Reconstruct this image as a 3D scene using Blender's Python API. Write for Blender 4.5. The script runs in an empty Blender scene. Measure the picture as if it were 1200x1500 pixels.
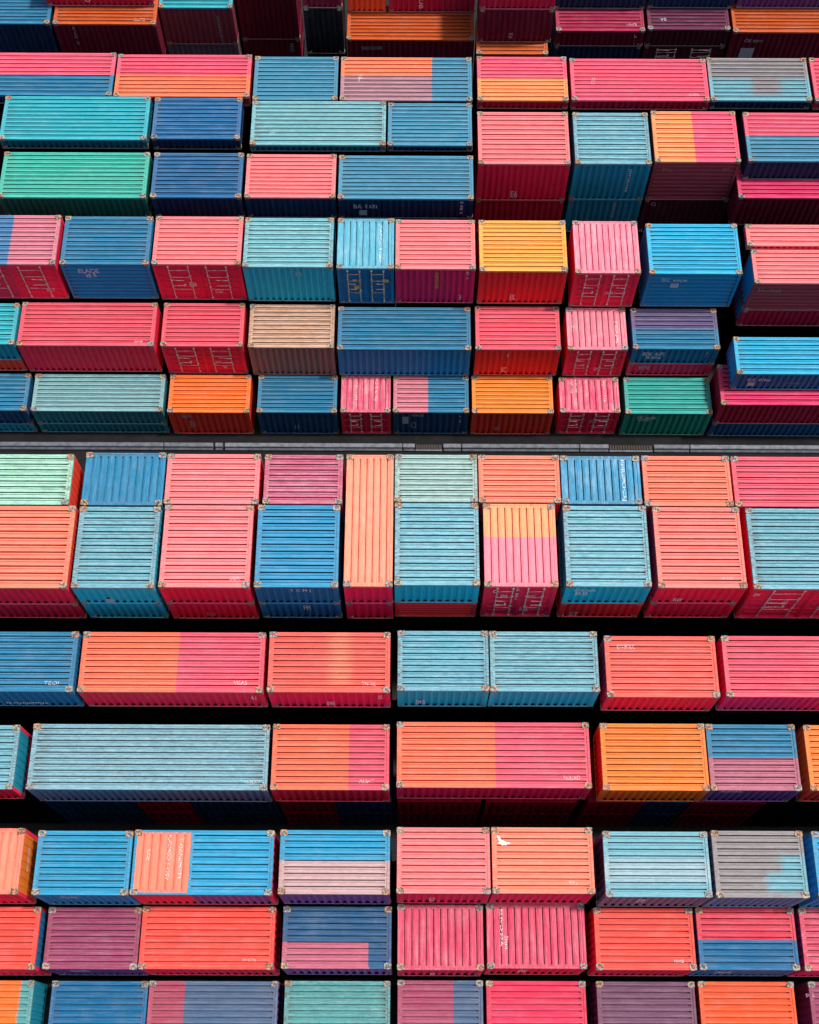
import bpy, math, random
from mathutils import Vector, Matrix
random.seed(7)
S = bpy.context.scene
COL = S.collection

# ------------------------------------------------------------------ helpers
def lin(h):
    o = []
    for c in h:
        c = c / 255
        o.append(c/12.92 if c <= .04045 else ((c+.055)/1.055)**2.4)
    return o

class MB:
    """collects faces and links them as one mesh object"""
    def __init__(s): s.v = []; s.f = []
    def quad(s, a, b, c, d):
        n = len(s.v); s.v += [tuple(a), tuple(b), tuple(c), tuple(d)]; s.f.append((n, n+1, n+2, n+3))
    def poly(s, pts):
        n = len(s.v); s.v += [tuple(p) for p in pts]; s.f.append(tuple(range(n, n+len(pts))))
    def box(s, x0, x1, y0, y1, z0, z1, b=0.0):
        if b <= 0:
            n = len(s.v)
            s.v += [(x0,y0,z0),(x1,y0,z0),(x1,y1,z0),(x0,y1,z0),(x0,y0,z1),(x1,y0,z1),(x1,y1,z1),(x0,y1,z1)]
            s.f += [(n,n+3,n+2,n+1),(n+4,n+5,n+6,n+7),(n,n+1,n+5,n+4),(n+1,n+2,n+6,n+5),(n+2,n+3,n+7,n+6),(n+3,n,n+4,n+7)]
        else:                                   # chamfered top and vertical edges
            n = len(s.v)
            def ring(i, z):
                return [(x0+i+b,y0+i,z),(x1-i-b,y0+i,z),(x1-i,y0+i+b,z),(x1-i,y1-i-b,z),(x1-i-b,y1-i,z),(x0+i+b,y1-i,z),(x0+i,y1-i-b,z),(x0+i,y0+i+b,z)]
            R = [ring(0, z0), ring(0, z1-b), ring(b, z1)]
            for r in R: s.v += r
            for k in range(2):
                for i in range(8):
                    j = (i+1) % 8
                    s.f.append((n+8*k+i, n+8*k+j, n+8*(k+1)+j, n+8*(k+1)+i))
            s.f.append(tuple(n+16+i for i in range(8)))
            s.f.append(tuple(n+7-i for i in range(8)))
    def rod(s, p, q, r, k=8):
        p = Vector(p); q = Vector(q); d = (q-p).normalized()
        a = d.cross(Vector((0,0,1)) if abs(d.z) < .9 else Vector((1,0,0))).normalized(); b = d.cross(a)
        n = len(s.v)
        for c in (p, q):
            for i in range(k):
                t = 2*math.pi*i/k; s.v.append(tuple(c + a*r*math.cos(t) + b*r*math.sin(t)))
        for i in range(k):
            j = (i+1) % k; s.f.append((n+i, n+j, n+k+j, n+k+i))
        s.f.append(tuple(n+k-1-i for i in range(k))); s.f.append(tuple(n+k+i for i in range(k)))
    def corr(s, o, u, v, n, U, V, period, depth, top=.62, slope=.09, mu=0.0, mv=0.0, prof=None):
        """pressed sheet: origin o, grooves run along v and repeat along u, outward normal n; flat margins mu / mv"""
        o = Vector(o); u = Vector(u); v = Vector(v); n = Vector(n)
        P = lambda a, b, c: o + u*a + v*b - n*c
        k = max(2, round((U-2*mu)/period)); p = (U-2*mu)/k
        if mv > 0:
            s.quad(P(0,0,0), P(U,0,0), P(U,mv,0), P(0,mv,0)); s.quad(P(0,V-mv,0), P(U,V-mv,0), P(U,V,0), P(0,V,0))
        if mu > 0:
            s.quad(P(0,mv,0), P(mu,mv,0), P(mu,V-mv,0), P(0,V-mv,0)); s.quad(P(U-mu,mv,0), P(U,mv,0), P(U,V-mv,0), P(U-mu,V-mv,0))
        for i in range(k):
            a = mu + i*p
            pr = prof or [(0, 0), (top/2, 0), (top/2+slope, depth), (1-top/2-slope, depth), (1-top/2, 0), (1, 0)]
            x = [a + p*q[0] for q in pr]; d = [q[1] for q in pr]
            for j in range(len(pr)-1):
                s.quad(P(x[j],mv,d[j]), P(x[j+1],mv,d[j+1]), P(x[j+1],V-mv,d[j+1]), P(x[j],V-mv,d[j]))
            for e, fl in ((mv, 0), (V-mv, 1)):
                q = [P(x[j],e,d[j]) for j in range(1, len(pr)-1)]
                s.poly(q[::-1] if fl else q)
    def build(s, name, mat, parent=None):
        me = bpy.data.meshes.new(name); me.from_pydata(s.v, [], s.f); me.update()
        o = bpy.data.objects.new(name, me); COL.objects.link(o)
        if mat: me.materials.append(mat)
        if parent: o.parent = parent
        return o

def link_mesh(name, me, parent, loc=(0,0,0)):
    o = bpy.data.objects.new(name, me); COL.objects.link(o); o.parent = parent; o.location = loc
    return o

def thing(name, label, cat, loc, group=None):
    o = bpy.data.objects.new(name, None); COL.objects.link(o); o.location = loc
    o.empty_display_size = .3
    o['label'] = label; o['category'] = cat
    if group: o['group'] = group
    return o

# ------------------------------------------------------------------ materials
class NT:
    def __init__(s, name):
        s.m = bpy.data.materials.new(name); s.m.use_nodes = True
        s.t = s.m.node_tree; s.n = s.t.nodes; s.b = s.n['Principled BSDF']
    def add(s, typ, **kw):
        x = s.n.new(typ)
        for k, v in kw.items(): setattr(x, k, v)
        return x
    def put(s, sock, val):
        if isinstance(val, bpy.types.NodeSocket): s.t.links.new(val, sock)
        elif val is not None: sock.default_value = val
    def math(s, op, a, b=None, c=None):
        x = s.add('ShaderNodeMath', operation=op); s.put(x.inputs[0], a); s.put(x.inputs[1], b); s.put(x.inputs[2], c)
        return x.outputs[0]
    def ramp(s, v, a, b, lo=0.0, hi=1.0, smooth=True):
        x = s.add('ShaderNodeMapRange', interpolation_type='SMOOTHSTEP' if smooth else 'LINEAR')
        s.put(x.inputs['Value'], v); x.inputs['From Min'].default_value = a; x.inputs['From Max'].default_value = b
        x.inputs['To Min'].default_value = lo; x.inputs['To Max'].default_value = hi
        return x.outputs['Result']
    def mix(s, f, a, b, mode='MIX'):
        x = s.add('ShaderNodeMix', data_type='RGBA', blend_type=mode)
        s.put(x.inputs[0], f)
        for k, v in ((6, a), (7, b)):
            if not isinstance(v, bpy.types.NodeSocket): v = (v[0], v[1], v[2], 1)
            s.put(x.inputs[k], v)
        return x.outputs[2]
    def noise(s, vec, scale, detail=4, rough=.55, dist=0.0):
        x = s.add('ShaderNodeTexNoise'); s.put(x.inputs['Vector'], vec)
        x.inputs['Scale'].default_value = scale; x.inputs['Detail'].default_value = detail
        x.inputs['Roughness'].default_value = rough; x.inputs['Distortion'].default_value = dist
        return x.outputs['Fac']
    def coords(s, scale):
        tc = s.add('ShaderNodeTexCoord'); oi = s.add('ShaderNodeObjectInfo')
        off = s.math('MULTIPLY', oi.outputs['Random'], 97.0)
        cx = s.add('ShaderNodeCombineXYZ'); s.put(cx.inputs[0], off); s.put(cx.inputs[1], off); s.put(cx.inputs[2], off)
        va = s.add('ShaderNodeVectorMath', operation='ADD'); s.put(va.inputs[0], tc.outputs['Object']); s.put(va.inputs[1], cx.outputs[0])
        vm = s.add('ShaderNodeVectorMath', operation='MULTIPLY'); s.put(vm.inputs[0], va.outputs[0]); vm.inputs[1].default_value = scale
        return tc, oi, va.outputs[0], vm.outputs[0]

ROOF = {'rose': (242, 89, 112), 'pink': (247, 124, 123), 'pink2': (248, 120, 118), 'pinkrose': (244, 128, 140), 'redpink': (232, 86, 101), 'crimson': (176, 32, 58), 'red': (216, 58, 65), 'magenta': (210, 48, 96), 'rosemag': (224, 84, 101), 'magred': (216, 48, 83), 'magrose': (208, 70, 96), 'magplum': (168, 72, 94), 'magworn': (210, 72, 100), 'pinkworn': (238, 120, 136), 'coral': (251, 126, 98), 'coralpink': (248, 124, 111), 'coralorange': (253, 122, 81), 'coralorange2': (250, 110, 78), 'coralred': (242, 96, 83), 'coralred2': (238, 76, 63), 'redrose': (216, 60, 80), 'peach': (248, 142, 111), 'apricot': (251, 146, 87), 'apricot2': (251, 154, 105), 'orange': (244, 112, 40), 'orangedim': (200, 88, 29), 'orangebright': (250, 126, 47), 'orangered2': (234, 82, 36), 'yellow': (251, 166, 72), 'yelloworange': (249, 138, 50), 'orangeshade': (194, 80, 21), 'magentashade': (164, 36, 72), 'purpleshade': (106, 42, 72), 'tan': (189, 147, 118), 'steel': (67, 135, 160), 'steelblue': (38, 101, 145), 'blue': (41, 118, 152), 'blue2': (41, 144, 180), 'blueroyal': (48, 135, 171), 'bluescuff': (59, 139, 172), 'skyblue': (80, 165, 185), 'bright': (41, 169, 204), 'bluedeep': (19, 101, 145), 'navyblue': (36, 82, 119), 'slateblue': (78, 101, 130), 'mauveblue': (73, 122, 161), 'cyan': (108, 164, 174), 'cyan2': (116, 176, 180), 'cyanstain': (102, 164, 178), 'greycyan': (118, 162, 172), 'greycyan2': (148, 176, 182), 'teal': (50, 167, 176), 'green': (66, 180, 157), 'green2': (48, 159, 147), 'mint': (152, 198, 172), 'sage': (146, 176, 166), 'sageteal': (86, 154, 152), 'greyteal': (122, 168, 170), 'tangrey': (140, 133, 131), 'purple': (144, 60, 91), 'plumtop': (110, 68, 94), 'plum': (100, 86, 123), 'orchid': (184, 90, 112), 'orchidd': (164, 72, 100), 'mauve': (168, 122, 131), 'mauve2': (170, 96, 112), 'mauvepink': (204, 118, 131), 'mauvelight': (188, 152, 149), 'mauverose': (180, 92, 112)}  # dark orange, magenta and purple copies carry the top row's shade in their colour
SIDE = {'crimson': (176, 20, 46), 'crimsonm': (192, 20, 56), 'red': (176, 16, 40), 'scarlet': (208, 26, 30), 'magd': (150, 18, 62), 'wine': (112, 10, 34), 'wineshadedk': (48, 8, 18), 'maroon': (92, 32, 40), 'rust': (168, 60, 28), 'orangered': (184, 40, 26), 'orangef': (200, 80, 20), 'brown': (122, 78, 68), 'navy': (11, 48, 76), 'navyb': (16, 72, 104), 'blued': (12, 88, 122), 'blued2': (22, 92, 128), 'bluem': (26, 104, 152), 'teald': (14, 92, 108), 'tealf': (15, 120, 138), 'teald2': (14, 80, 88), 'greend': (15, 94, 80), 'greend2': (16, 100, 84), 'greytealf': (28, 80, 88), 'slate': (68, 88, 108), 'slated': (40, 50, 62), 'slateplum': (80, 72, 88), 'plum': (84, 48, 94), 'plumd': (58, 32, 72), 'plumred': (192, 24, 48), 'plumgrey': (76, 60, 68), 'black': (8, 8, 11), 'wineshade': (74, 6, 24), 'crimsonshade': (120, 12, 36), 'navyshade': (7, 26, 48), 'redshade': (122, 12, 32), 'tealshade': (10, 60, 72), 'greenshade': (8, 60, 48)}  # black, blackish wine and the closing dark copies have row and gap shade painted in
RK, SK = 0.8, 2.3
_mats = {}
def roof_color(n):
    return [min(.86, c*RK) for c in lin(ROOF[n])]
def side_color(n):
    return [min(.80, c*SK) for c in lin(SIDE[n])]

def paint(key, base, zones=(), run='x', bleach=.22, grime=.6, rust=.5, bump=.25, palemix=.28):
    """weathered enamel: base colour, optional repainted rectangles (generated x/y), bleached streaks, grime, chips"""
    k = (key, run)
    if k in _mats: return _mats[k]
    w = NT('paint_' + str(len(_mats)))
    tc, oi, p, ps = w.coords({'x': (.35, 5, 5), 'y': (5, .35, 5), 'z': (5, 5, .4)}[run])
    n_streak = w.noise(ps, 1.5, 7, .68)
    n_mid = w.noise(p, 1.1, 5, .6)
    n_fine = w.noise(p, 15, 6, .75)
    n_grain = w.noise(ps, 7, 4, .7)
    col = base
    if zones:
        sep = w.add('ShaderNodeSeparateXYZ'); w.put(sep.inputs[0], tc.outputs['Generated'])
        for (x0, x1, y0, y1, soft, c, wob) in zones:
            X, Y = sep.outputs[0], sep.outputs[1]
            if wob:
                d = w.math('MULTIPLY', w.math('SUBTRACT', w.noise(p, 2.2, 8, .85), .5), wob)
                X = w.math('ADD', X, d); Y = w.math('ADD', Y, d)
            m = None
            for v, a, b in ((X, x0, x1), (Y, y0, y1)):
                if a > 0: r = w.ramp(v, a-soft, a+soft); m = r if m is None else w.math('MULTIPLY', m, r)
                if b < 1: r = w.ramp(v, b-soft, b+soft, 1, 0); m = r if m is None else w.math('MULTIPLY', m, r)
            col = w.mix(m, col, c)
    # sun bleached streaks along the ribs
    pale = w.mix(palemix, col, (.74, .72, .70))
    f = w.math('MULTIPLY', w.ramp(n_streak, .40, .72), bleach)
    f = w.math('ADD', f, w.math('MULTIPLY', w.ramp(n_mid, .45, .75), bleach*.5))
    col = w.mix(f, col, pale)
    # per container fading
    fade = w.math('MULTIPLY_ADD', oi.outputs['Random'], .16, .92)
    # mottled grain
    g = w.math('ADD', w.math('MULTIPLY', w.ramp(n_fine, .25, .75, -.5, .5, False), .42*grime), w.math('MULTIPLY', w.ramp(n_grain, .25, .75, -.5, .5, False), 1.0*grime))
    g = w.math('MULTIPLY', w.math('ADD', g, 1.0), fade)
    gc = w.add('ShaderNodeCombineColor'); [w.put(gc.inputs[i], g) for i in range(3)]
    col = w.mix(1.0, col, gc.outputs[0], 'MULTIPLY')
    st = w.noise(p, .75, 6, .6, .6)
    ring = w.math('SUBTRACT', w.ramp(st, .52, .56), w.ramp(st, .56, .66))
    col = w.mix(w.math('MULTIPLY', ring, .10*grime), col, [.10, .085, .075])
    # chips and rust
    chip = w.ramp(w.noise(ps, 3.2, 8, .75), .655, .70)
    chip = w.math('MULTIPLY', chip, w.ramp(n_mid, .42, .62))
    col = w.mix(w.math('MULTIPLY', chip, rust), col, (.10, .045, .028))
    if run != 'z':
        sp = w.add('ShaderNodeSeparateXYZ'); w.put(sp.inputs[0], tc.outputs['Generated'])
        e = sp.outputs[0] if run == 'x' else sp.outputs[1]
        e = w.math('MINIMUM', e, w.math('SUBTRACT', 1.0, e))
        em = w.math('MULTIPLY', w.ramp(e, .02, .10, 1, 0), w.ramp(w.noise(ps, 4, 6, .7), .47, .60))
        col = w.mix(w.math('MULTIPLY', em, rust*.9), col, (.12, .06, .035))
    spark = w.ramp(w.noise(p, 38, 2, .5), .73, .78)
    col = w.mix(w.math('MULTIPLY', spark, .35), col, (.75, .72, .68))
    w.put(w.b.inputs['Base Color'], col)
    w.put(w.b.inputs['Roughness'], w.ramp(n_fine, .3, .7, .48, .70))
    w.b.inputs['Specular IOR Level'].default_value = .12
    bp = w.add('ShaderNodeBump'); bp.inputs['Strength'].default_value = bump; bp.inputs['Distance'].default_value = .02
    hgt = w.math('ADD', w.math('MULTIPLY', n_fine, .6), n_mid)
    w.put(bp.inputs['Height'], hgt); w.put(w.b.inputs['Normal'], bp.outputs[0])
    _mats[k] = w.m
    return w.m

def simple(name, c, rough=.6, var=.3, scale=8, c2=None, spec=.3, metal=0.0):
    if name in _mats: return _mats[name]
    w = NT(name); tc, oi, p, ps = w.coords((1, 1, 1))
    n = w.noise(p, scale, 6, .65)
    col = w.mix(w.ramp(n, .38, .64), c, c2 or [x*(1-var) for x in c])
    w.put(w.b.inputs['Base Color'], col); w.b.inputs['Roughness'].default_value = rough
    w.b.inputs['Specular IOR Level'].default_value = spec; w.b.inputs['Metallic'].default_value = metal
    bp = w.add('ShaderNodeBump'); bp.inputs['Strength'].default_value = .3; bp.inputs['Distance'].default_value = .02
    w.put(bp.inputs['Height'], n); w.put(w.b.inputs['Normal'], bp.outputs[0])
    _mats[name] = w.m
    return w.m

def worn(name, c, thr=.47, top=.9):
    """stencilled paint, worn through in places"""
    if name in _mats: return _mats[name]
    w = NT(name); tc, oi, p, ps = w.coords((1, 1, 1))
    n = w.noise(p, 11, 5, .75)
    w.put(w.b.inputs['Base Color'], (*c, 1)); w.b.inputs['Roughness'].default_value = .6
    w.put(w.b.inputs['Alpha'], w.ramp(n, thr-.06, thr+.08, 0, top))
    _mats[name] = w.m
    return w.m

def roof_mat(spec, run):
    if isinstance(spec, str): return paint(('r', spec), roof_color(spec), (), run, *ROOFWEAR.get(spec, ()))
    base, zs = spec
    return paint(('r', str(spec)), roof_color(base), [(a, b, c, d, s, roof_color(n), wb) for (a, b, c, d, s, n, wb) in zs], run)
ROOFWEAR = {'cyan': (.35, 1.0, .9), 'cyan2': (.35, .8, .8), 'mint': (.35, .9, .8), 'pinkworn': (.75, .9, .4), 'magworn': (.85, 1.0, .4), 'cyanstain': (.45, 1.0, 1.0), 'sage': (.4, .8, .8), 'tan': (.5, 1.0, .7), 'bluescuff': (.55, .9, .5),
            'skyblue': (.6, .7, .4), 'greycyan': (.3, 1.1, .7), 'greyteal': (.25, .9, .5), 'magrose': (.45, .8, .3), 'orchid': (.45, .9, .5), 'sageteal': (.3, 1.1, .9)}
def side_mat(n, run='z'):
    return paint(('s', n), side_color(n), (), run, .22, .40, .45, .2, .10)

# ------------------------------------------------------------------ shared small parts
def casting_mesh():
    m = MB(); W, D, Z = .17, .14, .09
    N = 12
    slot = [(.085*math.cos(2*math.pi*i/N), .055*math.sin(2*math.pi*i/N)) for i in range(N)]
    def out(i):
        t = 2*math.pi*i/N; c, s = math.cos(t), math.sin(t); k = min(W/abs(c) if abs(c) > 1e-6 else 9, D/abs(s) if abs(s) > 1e-6 else 9)
        return (c*k, s*k)
    o = [out(i) for i in range(N)]
    for i in range(N):
        j = (i+1) % N
        a, b = o[i], o[j]; c, d = slot[j], slot[i]
        m.quad((*a, Z), (*b, Z), (*c, Z), (*d, Z)); m.quad((*d, Z), (*c, Z), (*c, Z-.1), (*d, Z-.1))
        m.quad((*a, -Z), (*b, -Z), (*b, Z), (*a, Z))
    m.poly([(*p, Z-.1) for p in slot])
    # twist lock stub, bolt heads
    m.box(-.03, .03, -.02, .02, Z-.1, Z+.02)
    for sx in (-1, 1):
        for sy in (-1, 1): m.box(sx*.13-.025, sx*.13+.025, sy*.105-.022, sy*.105+.022, Z, Z+.018)
    me = bpy.data.meshes.new('corner_casting'); me.from_pydata(m.v, [], m.f); me.update()
    return me
CAST = [casting_mesh() for _ in range(3)]
for me, (a, b) in zip(CAST, (((.40, .31, .22), (.03, .018, .012)), ((.33, .29, .25), (.03, .022, .02)), ((.42, .25, .15), (.04, .02, .012)))):
    me.materials.append(simple('cast_steel_%d' % CAST.index(me), a, .7, c2=b, scale=11))

# ------------------------------------------------------------------ the container
RIBS = [(0, 0), (.26, 0), (.28, .06), (.35, .06), (.37, 0), (.50, 0), (.66, .035), (.62, .24), (1.0, .24), (.82, 0), (1, 0)]
LONG_RIBS = [(0, 0), (.44, 0), (.33, .13), (.64, .13), (.61, .03), (.86, 0), (1, 0)]
GROUP = 'shipping containers stacked in the yard'
def door_leaf(root, x0, x1, z0, z1, mat, barmat, flip):
    m = MB(); d = .07; b = .07
    m.box(x0, x1, d, d+.05, z0, z1)                                  # back panel
    zs = [z0, z0+(z1-z0)*.30, z0+(z1-z0)*.64, z1]
    for za in zs: m.box(x0, x1, .0+.02, d, max(z0, za-b/2), min(z1, za+b/2))
    for i in range(3):                                               # stiffening bead in each panel
        zc = (zs[i]+zs[i+1])/2; m.box(x0+.16, x1-.16, d-.035, d, zc-.10, zc+.10, 0)
    m.box(x0, x0+b, .018, d+.002, z0+.001, z1-.001); m.box(x1-b, x1, .018, d+.002, z0+.001, z1-.001)
    leaf = m.build('door', mat, root)
    w = x1-x0
    for t in (.30, .80) if not flip else (.20, .70):
        x = x0+w*t; r = MB()
        r.rod((x, -.012, z0+.03), (x, -.012, z1-.03), .028)
        for zz in (z0+.10, z0+(z1-z0)*.36, z0+(z1-z0)*.7, z1-.12): r.box(x-.06, x+.06, -.03, .03, zz-.03, zz+.03)
        r.build('locking_bar', barmat, leaf)
    zz = z0+(z1-z0)*.42; xa = x0+w*(.30 if not flip else .38); xb = x0+w*(.62 if not flip else .70)
    h = MB(); h.rod((xa, -.05, zz), (xb, -.05, zz+.03), .022); h.box(xb-.05, xb+.05, -.06, .02, zz-.05, zz+.10); h.build('handle', barmat, leaf)
    h = MB(); h.rod((xa, -.05, zz+.55), (xb, -.05, zz+.50), .02); h.build('handle', barmat, leaf)
    for t, dz in ((.86, .04), (.30, -.03), (.66, .02)):
        xa2 = x0+w*(.32 if not flip else .22); xb2 = x0+w*(.79 if not flip else .69); zc = z0+(z1-z0)*t
        h = MB(); h.rod((xa2, -.005, zc), (xb2, -.005, zc+dz), .016); h.build('lock_strap', barmat, leaf)
    xh = x0+.03 if not flip else x1-.03
    for t in (.1, .37, .63, .9):
        hg = MB(); hg.box(xh-.07, xh+.07, -.012, .03, z0+(z1-z0)*t-.05, z0+(z1-z0)*t+.05); hg.build('hinge', mat, leaf)
    return leaf

def container(rec):
    (x0, x1, y0, y1, z0, z1, rdir, rspec, fcol, style, opts, label) = rec
    cx, cy = (x0+x1)/2, (y0+y1)/2; L, D, H = x1-x0, y1-y0, z1-z0
    root = thing('shipping_container', label, 'container', (cx, cy, z0), GROUP)
    X0, X1, Y0, Y1 = -L/2, L/2, -D/2, D/2
    side = side_mat(fcol); horiz = side_mat(fcol, 'x')
    capped = rdir is None
    run = 'y' if rdir == 'y' else 'x'
    rm = side if capped else roof_mat(rspec, run)
    rail, post = .13, .17
    # roof ------------------------------------------------------------
    if not capped:
        a0, a1, b0, b1 = X0+.09, X1-.09, Y0+.08, Y1-.08
        zt = H-.03
        if rdir == 'xy':
            xs = X0 + L*.405
            m = MB(); m.corr((a0, b0, zt), (1,0,0), (0,1,0), (0,0,1), xs-a0-.005, b1-b0, .36, .13, mu=.12, mv=.12, prof=LONG_RIBS)
            m.build('roof_panel', roof_mat('coral', 'y'), root)['label'] = 'coral lengthwise ribbed left part of the roof'
            m = MB(); m.corr((xs+.005, b0, zt), (0,1,0), (1,0,0), (0,0,1), b1-b0, a1-xs-.005, .31, .18, mu=.06, mv=.12, prof=RIBS)
            m.build('roof_panel', roof_mat('blue2', 'x'), root)['label'] = 'blue crosswise ribbed right part of the roof'
            rm = roof_mat('blue2', 'x')
        else:
            m = MB()
            if rdir == 'x':
                per = .29 if D < 3.6 else .345
                m.corr((a0, b0, zt), (0,1,0), (1,0,0), (0,0,1), b1-b0, a1-a0, per, .18, mu=.05, mv=.13, prof=RIBS)
            else: m.corr((a0, b0, zt), (1,0,0), (0,1,0), (0,0,1), a1-a0, b1-b0, .34, .13, mu=.06, mv=.11, prof=LONG_RIBS)
            m.build('roof_panel', rm, root)
        m = MB(); zr = H
        m.box(X0+.004, X0+rail, Y0+.004, Y1-.004, H-.15, zr, .012); m.box(X1-rail, X1-.004, Y0+.004, Y1-.004, H-.15, zr, .012)
        m.box(X0+rail, X1-rail, Y0+.004, Y0+.10, H-.14, zr-.004, .012); m.box(X0+rail, X1-rail, Y1-.10, Y1-.004, H-.14, zr-.004, .012)
        m.build('top_frame', rm, root)
        for i, (sx, sy) in enumerate(((-1,-1), (1,-1), (-1,1), (1,1))):
            link_mesh('corner_casting', random.choice(CAST), root, (sx*(L/2-.16), sy*(D/2-.13), H-.075))
    else:
        m = MB(); m.box(X0+.004, X1-.004, Y0+.03, Y1-.004, H-.12, H-.02); m.box(X0+.004, X1-.004, Y0+.004, Y0+.03, H-.12, H-.004)
        m.build('roof_panel', side, root)
        for sx in (-1, 1): link_mesh('corner_casting', random.choice(CAST), root, (sx*(L/2-.16), -D/2+.13, H-.10))
    # frame posts and bottom rails --------------------------------------
    m = MB(); top = H-.15 if not capped else H-.12
    for sx in (X0+.006, X1-post+.006 if False else X1-post):
        m.box(sx, sx+post-.006, Y0+.002, Y0+post, .10, top); m.box(sx, sx+post-.006, Y1-post, Y1-.002, .10, top)
    m.box(X0+.006, X1-.006, Y0+.001, Y0+.12, .0, .10); m.box(X0+.006, X1-.006, Y1-.12, Y1-.001, .0, .10)
    m.box(X0+.004, X0+.12, Y0+.12, Y1-.12, .0, .10); m.box(X1-.12, X1-.004, Y0+.12, Y1-.12, .0, .10)
    m.quad((X0+.12, Y1-.12, .05), (X1-.12, Y1-.12, .05), (X1-.12, Y0+.12, .05), (X0+.12, Y0+.12, .05))
    fm = side
    m.build('base_frame', fm, root)
    lip = MB(); lip.box(X0+.02, X1-.02, Y0-.012, Y0+.001, .015, .075); lip.build('bottom_rail', simple('worn_rail_'+fcol, [c*.6+.20 for c in side_color(fcol)], .6, .35), root)
    for sx in (-1, 1): link_mesh('corner_casting', random.choice(CAST), root, (sx*(L/2-.15), -D/2+.13, .085))
    # walls ------------------------------------------------------------
    zb, zt = .10, H-.14 if not capped else H-.12
    fx0, fx1 = X0+post, X1-post
    if style == 'd':
        m = None
        bar = simple('bar_cream' if opts.get('bars') else 'bar_pale', (.75, .62, .42) if opts.get('bars') else (.74, .58, .53), .5, c2=(.30, .18, .10) if opts.get('bars') else (.42, .20, .20), scale=6)
        hd = MB(); hd.box(fx0, fx1, Y0+.02, Y0+.10, zt-.05, zt); hd.box(-.05, .05, Y0+.015, Y0+.06, zb, zt-.05)
        hd.build('door_header', side, root)
        for (a, b, fl) in ((fx0+.005, -.055, False), (.055, fx1-.005, True)):
            leaf = door_leaf(root, a, b, zb+.005, zt-.055, side, bar, fl); leaf.location = (0, Y0+.02, 0)
    elif style == 'h':
        m = MB(); m.corr((fx0, Y0+.025, zb), (0,0,1), (1,0,0), (0,-1,0), zt-zb, fx1-fx0, .36, .09, .45, .10, .03, .0)
        m.build('side_wall', horiz, root)
    else:
        m = MB(); m.corr((fx0, Y0+.025, zb), (1,0,0), (0,0,1), (0,-1,0), fx1-fx0, zt-zb, .35, .09, .32, .17, .02, .0)
        if opts.get('wallsplit'):
            t, c2 = opts['wallsplit']
            wm = paint(('ws', fcol, c2), side_color(fcol), [(t, 1, 0, 1, .003, side_color(c2), 0)], 'z', .22, .40, .45, .2, .10)
            m.build('side_wall', wm, root)
        else: m.build('side_wall', side, root)
    for sgn, key in ((-1, 'left'), (1, 'right')):
        xx = X0+.03 if sgn < 0 else X1-.03
        m = MB(); yA, yB = Y0+post, Y1-post
        if sgn < 0: m.corr((xx, yB, zb), (0,-1,0), (0,0,1), (-1,0,0), yB-yA, zt-zb, .35, .05, .40, .15, .02, 0)
        else: m.corr((xx, yA, zb), (0,1,0), (0,0,1), (1,0,0), yB-yA, zt-zb, .35, .05, .40, .15, .02, 0)
        c = opts.get(key, fcol)
        m.build('end_wall', side_mat(c), root)
    m = MB(); m.corr((fx1, Y1-.025, zb), (-1,0,0), (0,0,1), (0,1,0), fx1-fx0, zt-zb, .35, .055, .38, .15, .02, 0)
    m.build('rear_wall', side, root)
    return root

def lettering(root, surf, pos, L, Hh, text, rot, colname, label):
    """stencilled marks on a roof or a side, pos in the container's own axes"""
    c = {'white': (.78, .76, .74), 'yellow': (.75, .42, .05), 'pale': (.45, .47, .50), 'rust': (.35, .2, .1)}[colname]
    if text is None:
        m = MB()
        if surf == 'roof': m.box(pos[0]-L/2, pos[0]+L/2, pos[1]-Hh/2, pos[1]+Hh/2, pos[2]+.002, pos[2]+.008)
        else: m.box(pos[0]-L/2, pos[0]+L/2, pos[1]-.006, pos[1], pos[2]-Hh/2, pos[2]+Hh/2)
        o = m.build('placard', simple('placard_'+colname, c, .5, .35, 10), root); return o
    if isinstance(text, list):
        m = MB(); m.poly([(pos[0]+a*L, pos[1]+b*Hh, pos[2]+.004) for a, b in text]); return m.build('paint_smear', worn('smear', c, .38), root)
    cu = bpy.data.curves.new('t', 'FONT'); cu.body = text; cu.align_x = 'CENTER'; cu.align_y = 'CENTER'; cu.offset = .008 if surf != 'roof' else .0
    t = bpy.data.objects.new('t', cu); COL.objects.link(t)
    dg = bpy.context.evaluated_depsgraph_get(); dg.update()
    me = bpy.data.meshes.new_from_object(t.evaluated_get(dg)); bpy.data.objects.remove(t)
    xs = [v.co.x for v in me.vertices]; ys = [v.co.y for v in me.vertices]
    w, h = max(xs)-min(xs), max(ys)-min(ys); mx, my = (max(xs)+min(xs))/2, (max(ys)+min(ys))/2
    for v in me.vertices:
        a, b = (v.co.x-mx)/w*L, (v.co.y-my)/h*Hh
        if rot: a, b = (b, -a) if rot > 0 else (-b, a)
        if surf == 'roof': v.co = (pos[0]+a, pos[1]+b, pos[2]+.004)
        elif surf == 'front': v.co = (pos[0]+a, pos[1]-.004, pos[2]+b)
        elif surf == 'left': v.co = (pos[0]-.004, pos[1]-a, pos[2]+b)
        else: v.co = (pos[0]+.004, pos[1]+a, pos[2]+b)
    me.materials.clear(); me.materials.append(worn('faint_'+colname, c, .47, .55) if surf == 'roof' and not rot else worn('roofmark_'+colname, c, .48, .8) if surf == 'roof' else worn('stencil_'+colname, c, .43)); me.name = 'lettering'
    o = bpy.data.objects.new('lettering', me); COL.objects.link(o); o.parent = root
    if label: o['label'] = label
    return o

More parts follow.
